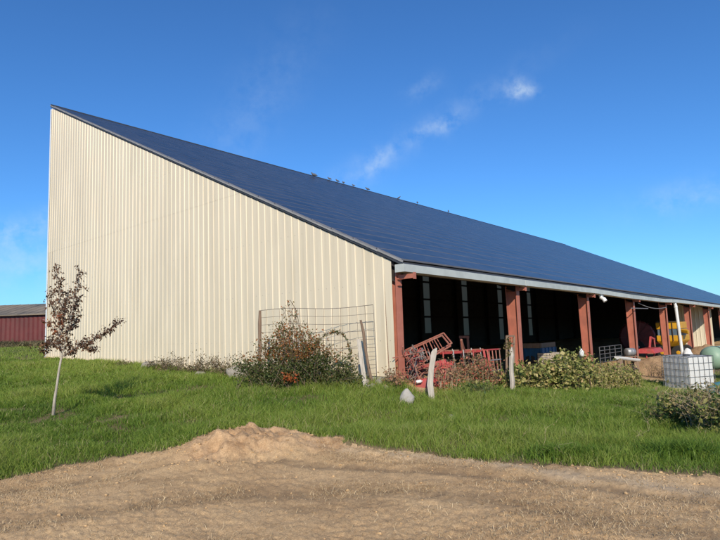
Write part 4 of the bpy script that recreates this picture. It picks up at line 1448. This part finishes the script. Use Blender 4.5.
# spring tine harrow parked behind the red shrub
hr = empty('tine_harrow', on_ground(*gp(460, 360, 15.2)), 'rusty red spring tine harrow behind the red shrub in the first bay', 'harrow')
h0, h1 = at(441, 353, 15.4), at(480, 351, 16.6); hd = np.array([.25, .8, .0])
for k in (0, 1):
    mb = MB(); mb.bar(h0 + hd * k, h1 + hd * k, .07, .07); mb.build('frame_bar', M['rust_red'] if k else M['red_paint'], hr)
mb = MB()
for u in (.05, .5, .95): mb.bar(h0 * (1 - u) + h1 * u, h0 * (1 - u) + h1 * u + hd, .06, .05)
mb.bar((h0 + h1) / 2 + hd * .5, (h0 + h1) / 2 + hd * .2 + np.array([0, 0, .34]), .06, .06)
mb.bar((h0 + h1) / 2 + hd * .9, (h0 + h1) / 2 + hd * .2 + np.array([0, 0, .34]), .05, .05)
mb.build('hitch_frame', M['rust_red'], hr)
for k in range(8):
    u = (k + .5) / 8; q = h0 * (1 - u) + h1 * u + hd * (k % 2)
    gq = gz(q[0], q[1])
    mb = MB(); mb.tube([q, q + np.array([-.05, -.22, .06]), q + np.array([-.06, -.32, -.12]), q + np.array([-.02, -.2, -.32]), np.array([q[0] + .05, q[1] - .02, gq + .02])], [.018, .018, .017, .015, .012], 6)
    mb.build('tine', M['grey_iron'] if k % 3 else M['red_paint'], hr)
# stacked crates in the shade of the second bay
for k, (px, py, lab) in enumerate([(550, 353, 'grey brown wooden crate under another crate right of the blue trailer'), (551, 344, 'grey brown wooden crate on top of another crate right of the blue trailer')]):
    c = at(px, py, 23.6); gq = gz(c[0], c[1]); hh = .42; z0 = gq + (0 if k == 0 else hh + .02)
    if k == 1: c = cc0
    cc0 = c.copy()
    cr = empty('wooden_crate', (c[0], c[1], z0), lab, 'crate', 'crates stacked beside the trailer')
    mb = MB()
    for j in range(4):
        for sd_, aa, bb in ((-1, D1, D2), (1, D1, D2), (-1, D2, D1), (1, D2, D1)):
            mb.box(np.array([c[0], c[1], z0 + .06 + j * .1]) + bb * sd_ * .38, (.76 if aa is D1 else .735, .018, .085), [aa, bb, Z3])
    mb.build('slats', M['old_wood'], cr)
    mb = MB(); mb.box((c[0], c[1], z0 + .015), (.74, .74, .02), [D1, D2, Z3]); mb.build('bottom', M['old_wood'], cr)
    for sa in (-1, 1):
        for sb2 in (-1, 1):
            mb = MB(); mb.box(np.array([c[0], c[1], z0 + hh / 2]) + D1 * sa * .345 + D2 * sb2 * .345, (.04, .04, hh - .01), [D1, D2, Z3]); mb.build('corner_post', M['brown_wood'], cr)
# red gate leaning
gt = empty('red_gate', on_ground(*gp(492, 380, 13.6)), 'tilted red metal gate frame with upright bars in front of the opening', 'gate')
q0, q1, q2, q3 = at(483.5, 350, 13.6), at(500, 349, 14.3), at(503, 383, 14.3), at(489.5, 386, 13.6)
mb = MB()
for a, b in ((q0, q3), (q3, q2)): mb.bar(a, b, .05, .05)
mb.bar(q0 + (.09, .02, 0), q3 + (.09, .02, 0), .035, .035); mb.bar(q0, q1, .035, .035)
mb.build('gate_frame', M['red_paint'], gt)
for u in (.3, .5, .72, .95): mb = MB(); mb.bar(q0 * (1 - u) + q1 * u, q3 * (1 - u) + q2 * u, .022, .022); mb.build('upright_bar', M['rust_red'], gt)
mb = MB()
for u in (.3, .6): mb.bar(q0 * (1 - u) + q3 * u, q1 * (1 - u) + q2 * u, .025, .025)
mb.build('cross_rails', M['grey_iron'], gt)

# small brown timber frame behind the second post
wf = empty('timber_frame', on_ground(*gp(510, 345, 14.6)), 'small brown timber frame rising behind the ivy topped post', 'timber frame')
a0, a1, a2, a3 = at(506.5, 336, 14.6), at(514, 336, 14.8), at(514, 380, 14.8), at(506.5, 380, 14.6)
for p_, q_, nm_ in ((a0, a3, 'upright'), (a1, a2, 'upright'), (a0, a1, 'cross_bar'), (a0 - (0, 0, .2), a1 - (0, 0, .2), 'cross_bar')):
    mb = MB(); mb.bar(p_, q_, .05 if nm_ == 'upright' else .042, .05 if nm_ == 'upright' else .042); mb.build(nm_, M['brown_wood'], wf)

# dark red post frame at the rear of the dark bay
# blue trailer in the shade of the second bay
bt = empty('farm_trailer', on_ground(*gp(540, 355, 20)), 'dark blue farm trailer with brown side boards in the shade of the second bay', 'trailer')
c = at(538, 352, 24.5); ax = np.array([D1, D2, Z3])
gz_ = gz(c[0], c[1])
mb = MB(); zc = c[2] - .05
mb.box((c[0], c[1], zc), (1.6, 1.0, .5), ax)
for k in range(-2, 3): mb.box(np.array([c[0], c[1], zc]) + D1 * .36 * k * 1.0 - D2 * .515, (.05, .03, .5), ax); mb.box(np.array([c[0], c[1], zc]) + D2 * .24 * k - D1 * .81, (.03, .05, .5), ax)
mb.build('trailer_body', M['blue_paint'], bt)
mb = MB(); mb.box(np.array([c[0], c[1], zc + .36]) - D1 * .78 , (.04, .95, .2), ax); mb.box(np.array([c[0], c[1], zc + .36]) - D2 * .48, (1.5, .04, .2), ax)
mb.build('side_boards', M['brown_wood'], bt)
for sgn in (-1, 1):
    mb = MB(); mb.lathe(np.array([c[0], c[1], gz_ + .36]) + D1 * sgn * .72, [(.2, -.1), (.36, -.1), (.38, -.05), (.38, .05), (.36, .1), (.2, .1)], 24, axis=D1)
    mb.build('wheel', M['rubber'], bt)
mb = MB(); mb.bar(np.array([c[0], c[1], zc - .28]) - D2 * .45, np.array([c[0], c[1], zc - .4]) - D2 * 1.3, .1, .08); mb.build('drawbar', M['blue_paint'], bt)

# white jug hung in the shrub
p = at(581.5, 352, 15.2)
mb = MB(); mb.lathe(p + (0, 0, -.16), [(.035, .04), (.06, .055), (.062, .15), (.05, .19), (.022, .22), (.022, .25)], 14)
o = mb.build('plastic_jug', M['white_pvc'], None, True, origin=p); tag(o, 'white plastic jug caught at the right end of the yellow green shrub', 'jug')

# livestock gate inside
lg = empty('livestock_gate', on_ground(*gp(611, 355, 25.5)), 'grey tubular livestock gate standing behind the dry shrub', 'gate')
a0, a1 = at(600, 357, 24.8), at(622, 357, 26.4)
zz = [at(611, y, 25.5)[2] for y in (346, 349.5, 353, 357, 361)]
mb = MB()
for z in zz: mb.tube([(a0[0], a0[1], z), (a1[0], a1[1], z)], .016, 6)
mb.build('rails', M['cage'], lg)
for u in (0, .22, .45, .7, 1):
    mb = MB(); q = a0 * (1 - u) + a1 * u; mb.tube([(q[0], q[1], zz[0]), (q[0], q[1], gz(q[0], q[1]) if u in (0, 1) else zz[-1])], .018, 6)
    mb.build('upright', M['cage'], lg)

# maroon round baler in the shade of the third bay
rbm = empty('round_baler', on_ground(*gp(632, 350, 29)), 'big maroon round baler parked in the shade behind the fourth column', 'baler')
c = at(637, 337, 40.5); g = on_ground(c[0], c[1])
mb = MB()
mb.lathe(c, [(.3, -.72), (1.1, -.72), (1.2, -.66), (1.2, .66), (1.1, .72), (.3, .72)], 14, axis=D2 * .3 + D1)
mb.build('bale_chamber', M['maroon'], rbm)
mb = MB()
for k in range(14):
    a = 2 * math.pi * k / 14; axd = D2 * .3 + D1; axd = axd / np.linalg.norm(axd); u_ = np.cross(axd, Z3); u_ /= np.linalg.norm(u_)
    q = c + 1.23 * (math.cos(a) * u_ + math.sin(a) * Z3)
    mb.bar(q - axd * .7, q + axd * .7, .05, .05)
    mb.bar(c - axd * .74, c - axd * .74 + 1.15 * (math.cos(a) * u_ + math.sin(a) * Z3), .04, .04)
mb.build('chamber_ribs', M['maroon'], rbm)
for sgn in (-1, 1):
    mb = MB(); mb.lathe((c[0] + axd[0] * sgn * .95, c[1] + axd[1] * sgn * .95, g[2] + .42), [(.18, -.12), (.40, -.12), (.43, -.06), (.43, .06), (.40, .12), (.18, .12)], 24, axis=axd)
    w_ = mb.build('wheel', M['rubber'], rbm)
    mb = MB(); mb.lathe((c[0] + axd[0] * sgn * .95, c[1] + axd[1] * sgn * .95, g[2] + .42), [(.05, -.13), (.17, -.1), (.17, .1), (.05, .13)], 16, axis=axd); mb.build('rim', M['grey_iron'], w_)
mb = MB(); q = c - D2 * .9; mb.bar((q[0], q[1], g[2] + .7), np.array([q[0], q[1], g[2] + .5]) - D2 * 1.2, .12, .12); mb.build('drawbar', M['red_paint'], rbm)

# red mower deck catching the sun
rm = empty('mower', on_ground(*gp(652, 352, 27.5)), 'low bright red mower parts catching the sun right of the fourth column', 'mower')
c = at(650, 350, 27.6); g = on_ground(c[0], c[1])
mb = MB()
q = [c + D1 * a + D2 * b_ for a, b_ in ((-.9, -.45), (.9, -.45), (.9, .45), (-.9, .45))]
mb.hexa([v + (0, 0, -.12) for v in q] + [c + D1 * a + D2 * b_ + np.array([0, 0, .10]) for a, b_ in ((-.75, -.3), (.75, -.3), (.75, .3), (-.75, .3))])
mb.build('mower_deck', M['red_paint'], rm, bevel=.02)
mb = MB(); mb.bar(c + (0, 0, .1), c + D1 * .3 + np.array([0, 0, .62]), .08, .08); mb.bar(c + D1 * .3 + np.array([0, 0, .62]), c + D1 * .95 + np.array([0, 0, .5]), .08, .08)
mb.bar(c + D1 * .9 + np.array([0, 0, .55]), c + D1 * .95 + np.array([0, 0, .1]), .06, .06); mb.build('lift_arm', M['red_paint'], rm)
for k in (-.7, .7):
    mb = MB(); mb.lathe((c[0] + D1[0] * k, c[1] + D1[1] * k, g[2] + .2), [(.08, -.06), (.2, -.06), (.2, .06), (.08, .06)], 18, axis=D1); mb.build('wheel', M['rubber'], rm)
    mb = MB(); mb.bar((c[0] + D1[0] * k, c[1] + D1[1] * k, g[2] + .2), (c[0] + D1[0] * k, c[1] + D1[1] * k, c[2]), .05, .05); mb.build('wheel_leg', M['red_paint'], rm)

# silver drum and a white pipe on the ground
c = at(630, 352, 24.2); mb = MB(); prof_ = [(r * .62, h * .62) for r, h in [(.05, -.34), (.2, -.33), (.27, -.3), (.28, -.1), (.285, -.09), (.28, -.08), (.28, .1), (.285, .11), (.28, .12), (.27, .3), (.2, .33), (.05, .34)]]
g = on_ground(c[0], c[1])
sd = empty('metal_drum', g, 'grey metal drum lying on a timber stand left of the fourth column', 'drum')
mb.lathe(c, prof_, 20, axis=(1, .25, 0)); mb.build('drum_body', M['grey_iron'], sd, True)
mb = MB()
for k in (-.22, .22):
    for j in (-.2, .2): mb.bar((c[0] + k, c[1] + j, g[2] - .03), (c[0] + k, c[1] + j * .8, c[2] - .2), .05, .05)
mb.bar((c[0] - .3, c[1], c[2] - .19), (c[0] + .3, c[1], c[2] - .19), .3, .04)
mb.build('stand', M['brown_wood'], sd)
a, b_ = at(617, 357.5, 22.4), at(638, 360, 23.4)
wp = empty('water_trough', on_ground(a[0] + .4, a[1] + .4), 'long white plastic trough on short legs before the fourth column', 'trough')
mb = MB(); d_ = (b_ - a) / np.linalg.norm(b_ - a); sd_ = np.cross(d_, Z3)
m_ = 9; vs = []
for e_ in (a, b_):
    for k in range(m_):
        an = math.pi * (1 + k / (m_ - 1)); vs.append(e_ + sd_ * math.cos(an) * .12 + np.array([0, 0, math.sin(an) * .13 + .05]))
    for k in range(m_ - 1, -1, -1):
        an = math.pi * (1 + k / (m_ - 1)); vs.append(e_ + sd_ * math.cos(an) * .10 + np.array([0, 0, math.sin(an) * .11 + .05]))
n2 = 2 * m_
fs = [(k, (k + 1) % n2, n2 + (k + 1) % n2, n2 + k) for k in range(n2)] + [tuple(range(m_))[::-1], tuple(n2 + k for k in range(m_))]
mb.add(vs, fs); mb.build('trough_body', M['white_pvc'], wp)
mb = MB()
for u in (.1, .9):
    mb = MB(); q = a * (1 - u) + b_ * u; mb.bar((q[0], q[1], gz(q[0], q[1]) - .03), (q[0], q[1], q[2] - .06), .06, .2)
    mb.build('leg', M['brown_wood'], wp)
# loose tyre
c = at(635.5, 368, 23.6); g = on_ground(c[0], c[1]); c[2] = g[2] + .36
mb = MB(); axt = np.array([.8, -.5, .12]); axt /= np.linalg.norm(axt)
mb.lathe(c, [(.24, -.09), (.34, -.1), (.38, -.06), (.38, .06), (.34, .1), (.24, .09), (.22, 0)], 28, axis=axt); o = mb.build('loose_tyre', M['rubber'], None, True, origin=g)
tag(o, 'black tyre leaning upright against the left side of the fourth column', 'tyre')

# heap of old straw on the floor of the bay behind the white tank
def heap(cx, cy, rx, ry, h, name, lab, seed):
    vs = []; fs = []; nu, nr_ = 60, 22
    z0 = gz(cx, cy)
    for j in range(nr_ + 1):
        r_ = j / nr_
        for i in range(nu):
            a = 2 * math.pi * i / nu
            x = cx + math.cos(a) * rx * r_; y = cy + math.sin(a) * ry * r_
            z = z0 + h * (1 - r_ ** 1.6) - .05 + (.10 * mnoise.noise(Vector((x * 2.5, y * 2.5, seed))) + .05 * mnoise.noise(Vector((x * 9, y * 9, seed)))) * (1 - r_ ** 3)
            vs.append((x, y, z))
    for j in range(nr_):
        for i in range(nu):
            i2 = (i + 1) % nu; fs.append((j * nu + i, (j + 1) * nu + i, (j + 1) * nu + i2, j * nu + i2))
    mb = MB(); mb.add(vs, fs); o = mb.build(name, M['straw_heap'], None, True, origin=(cx, cy, z0)); tag(o, lab, 'heap')
    rnd = random.Random(seed); lf = MB(); r_ = empty
    rr = np.random.default_rng(seed)
    return o
p = at(654, 360, 25.2); heap(p[0] + .4, p[1] + .4, 1.9, 1.4, .85, 'straw_heap', 'heap of orange brown straw beside the fourth column behind the white tank', 3)
p = at(707, 350, 33); heap(p[0], p[1], 1.6, 1.5, .8, 'earth_heap', 'low brown earth heap behind the pale green tank', 4)
shrub('dry_twigs', px_bases([(648, 23.6, 1), (655, 23.4, .9), (660, 23.2, .8)]), 'leaf_dry', 'tangle of bare dry twigs on the straw heap', 'twigs', 36, .7, .35, 260, .05, 66, (.4, 1), 'twig', .01, arch=.5)

# yellow harvester
ym_ = empty('yellow_harvester', on_ground(*gp(675, 345, 33)), 'yellow farm harvester with blue stripe parked against the cream cross wall', 'harvester')
c = at(674, 334, 33.5); g = on_ground(c[0], c[1])
def yb(a, b_, zc_, sa, sb2, sz): return (c + D1 * a + D2 * b_ + np.array([0, 0, zc_]), (sa, sb2, sz))
mb = MB()
for b_, zc_, sb2, sz in ((.1, .52, 1.25, .40), (.05, -.22, 1.35, .34)):
    p_, s_ = yb(0, b_, zc_, 2.0, sb2, sz); mb.box(p_, s_, ax)
mb.hexa([c + D1 * a + D2 * b_ + np.array([0, 0, z]) for a, b_, z in ((-.7, -.35, -.72), (.7, -.35, -.72), (.7, .5, -.72), (-.7, .5, -.72), (-1.0, -.62, -.4), (1.0, -.62, -.4), (1.0, .72, -.4), (-1.0, .72, -.4))])
mb.hexa([c + D1 * a + D2 * b_ + np.array([0, 0, z]) for a, b_, z in ((-.95, -.52, .14), (.95, -.52, .14), (.95, -.50, .31), (-.95, -.50, .31), (-1.3, -1.0, .0), (-.9, -1.0, .0), (-.9, -1.0, .22), (-1.3, -1.0, .22))])
mb.build('body', M['yellow'], ym_, bevel=.03)
mb = MB(); p_, s_ = yb(0, .05, .13, 1.94, 1.2, .36); mb.box(p_, s_, ax); mb.build('side_stripe', surf('grey_blue_paint', (.08, .12, .16), (.12, .17, .22), 3, .5), ym_)
mb = MB()
for k in range(4): mb.bar(c + D1 * -1.03 + D2 * (-.45 + .3 * k) + np.array([0, 0, -.4]), c + D1 * -1.03 + D2 * (-.45 + .3 * k) + np.array([0, 0, .7]), .04, .04)
mb.bar(c + D1 * -1.04 + D2 * -.5 + np.array([0, 0, .76]), c + D1 * -1.04 + D2 * .7 + np.array([0, 0, .76]), .05, .05)
mb.build('ladder_frame', M['shade_steel'], ym_)


for a in (-.85, .85):
    for b_ in (-.35, .5):
        q = c + D1 * a + D2 * b_; q[2] = g[2] + .38
        mb = MB(); mb.lathe(q, [(.18, -.13), (.36, -.14), (.40, -.08), (.40, .08), (.36, .14), (.18, .13)], 24, axis=D1); w_ = mb.build('wheel', M['rubber'], ym_)
        mb = MB(); mb.lathe(q, [(.05, -.14), (.17, -.12), (.17, .12), (.05, .14)], 16, axis=D1); mb.build('rim', M['yellow'], w_)

# white sacks between columns
c = at(687, 344.5, 30.5); g = on_ground(c[0], c[1])
mb = MB(); rock_mesh(mb, (g[0], g[1], g[2] + .34), (.27, .25, .40), 31)
o = mb.build('bulk_sack', M['white_pvc'], None, True, origin=g); tag(o, 'plump white bulk sack standing between the fifth and sixth columns', 'sack')

# ------------------------------------------------------------------ white cage tank
def cage_tank():
    D = 19.2
    cc = at(688, 357, D - .62)
    g = on_ground(at(688, 357, D + .1)[0], at(688, 357, D + .1)[1])
    th = math.atan2(11, 19)  # bearing
    a = math.radians(45) - th * 0
    vdir = np.array([math.sin(th), math.cos(th), 0]); vperp = np.array([math.cos(th), -math.sin(th), 0])
    ex = (vperp * math.cos(math.radians(43)) + vdir * math.sin(math.radians(43)))     # right face runs away to the right
    ey = (-vperp * math.cos(math.radians(47)) + vdir * math.sin(math.radians(47)))
    W, Dp = 1.0, 1.2
    top = cc[2]
    z0 = min(g[2], top - 1.16) + .0
    cor = np.array([cc[0], cc[1], 0])            # nearest vertical edge
    def q(u, v, z): return cor + ex * u * W + ey * v * Dp + np.array([0, 0, z])
    root = empty('cage_tank', q(.5, .5, z0), 'white plastic liquid tank in a square metal cage standing in the grass', 'tank')
    # pallet
    mb = MB(); axq = [ex, ey, Z3]
    mb.box(q(.5, .5, z0 + .115), (W, Dp, .03), axq)
    for u in (.07, .5, .93):
        for v in (.07, .5, .93): mb.box(q(u, v, z0 + .05), (.12, .12, .1), axq)
    mb.build('pallet', M['brown_wood'], root)
    # bottle: rounded box
    mb = MB(); m_ = 0.018; zb, zt = z0 + .14, top - .005
    mb.box(q(.5, .5, (zb + zt) / 2), (W - 2 * m_, Dp - 2 * m_, zt - zb), axq)
    b_ = mb.build('plastic_bottle', M['tank_plastic'], root)
    bv = b_.modifiers.new('bevel', 'BEVEL'); bv.width = .04; bv.segments = 4
    mb = MB(); mb.lathe(q(.5, .5, zt - .01), [(.11, 0), (.11, .05), (.09, .06)], 20); mb.build('cap', M['black'], root)
    mb = MB()
    nz_ = 5
    for k in range(nz_ + 1):
        z = zb + (top - zb) * k / nz_
        pts = [q(0, 0, z), q(1, 0, z), q(1, 1, z), q(0, 1, z), q(0, 0, z)]
        for a_, c_ in zip(pts[:-1], pts[1:]): mb.tube([a_, c_], .007 if k < nz_ else .012, 6)
    for f in range(4):
        for k in range(5 if f % 2 == 0 else 6):
            u = k / (5 if f % 2 == 0 else 6)
            s_ = [(u, 0), (1, u), (1 - u, 1), (0, 1 - u)][f]
            mb.tube([q(*s_, zb - .02), q(*s_, top)], .007, 6)
    for s_ in (.33, .67): mb.tube([q(0, s_, top + .0), q(1, s_, top + .0)], .012, 6)
    mb.build('cage', M['cage'], root)
cage_tank()

# pale green tank at the right edge
c = at(724, 357, 21.5); g = on_ground(c[0], c[1])
gt_ = empty('green_tank', g, 'pale green round tank on a low cradle cut by the right picture edge', 'tank')
axd = np.array([.93, .36, 0]); axd /= np.linalg.norm(axd)
mb = MB(); R_ = .44
mb.lathe(c, [(.05, -.98), (.2, -.96), (.32, -.9), (.41, -.8), (R_, -.68), (R_, .9), (.38, 1.02), (.2, 1.1), (.05, 1.12)], 32, axis=axd)
mb.build('tank_shell', M['green_tank'], gt_, True)
mb = MB()
for k in (-.5, .6): mb.lathe(c + axd * k, [(R_ + .002, -.03), (R_ + .012, -.025), (R_ + .012, .025), (R_ + .002, .03)], 32, axis=axd)
mb.build('hoops', M['black'], gt_)
mb = MB(); sdv = np.cross(axd, Z3)
for k in (-.55, .6):
    for j in (-.3, .3): mb.bar(c + axd * k + sdv * j * 1.3 + np.array([0, 0, g[2] - c[2] - .05]), c + axd * k + sdv * j - (0, 0, .28), .06, .06)
mb.build('cradle', M['rust_red'], gt_)

# teal drum lying in the weeds
c = at(727, 400, 12.4); g = on_ground(c[0], c[1]); c[2] = max(c[2], g[2] + .24)
td = empty('plastic_drum', g, 'blue green plastic drum lying in weeds at the right picture edge', 'drum')
mb = MB(); mb.lathe(c, [(.12, -.47), (.25, -.46), (.29, -.42), (.295, -.2), (.305, -.18), (.295, -.16), (.295, .16), (.305, .18), (.295, .2), (.29, .42), (.25, .46), (.12, .47)], 28, axis=(.75, .66, .0))
mb.build('drum_body', M['teal'], td, True)
mb = MB(); mb.lathe(c - np.array([.75, .66, 0]) * .47 + (0, 0, .15), [(.03, -.03), (.03, .02)], 12, axis=(.75, .66, 0)); mb.build('bung', M['black'], td)

# ------------------------------------------------------------------ render settings
scene.render.engine = 'CYCLES'
scene.view_settings.view_transform = 'Standard'; scene.view_settings.look = 'None'
scene.view_settings.gamma = 1; scene.view_settings.exposure = 0; scene.view_settings.use_curve_mapping = False
scene.cycles.max_bounces = 6; scene.cycles.diffuse_bounces = 3; scene.cycles.transparent_max_bounces = 6
scene.cycles.use_denoising = True
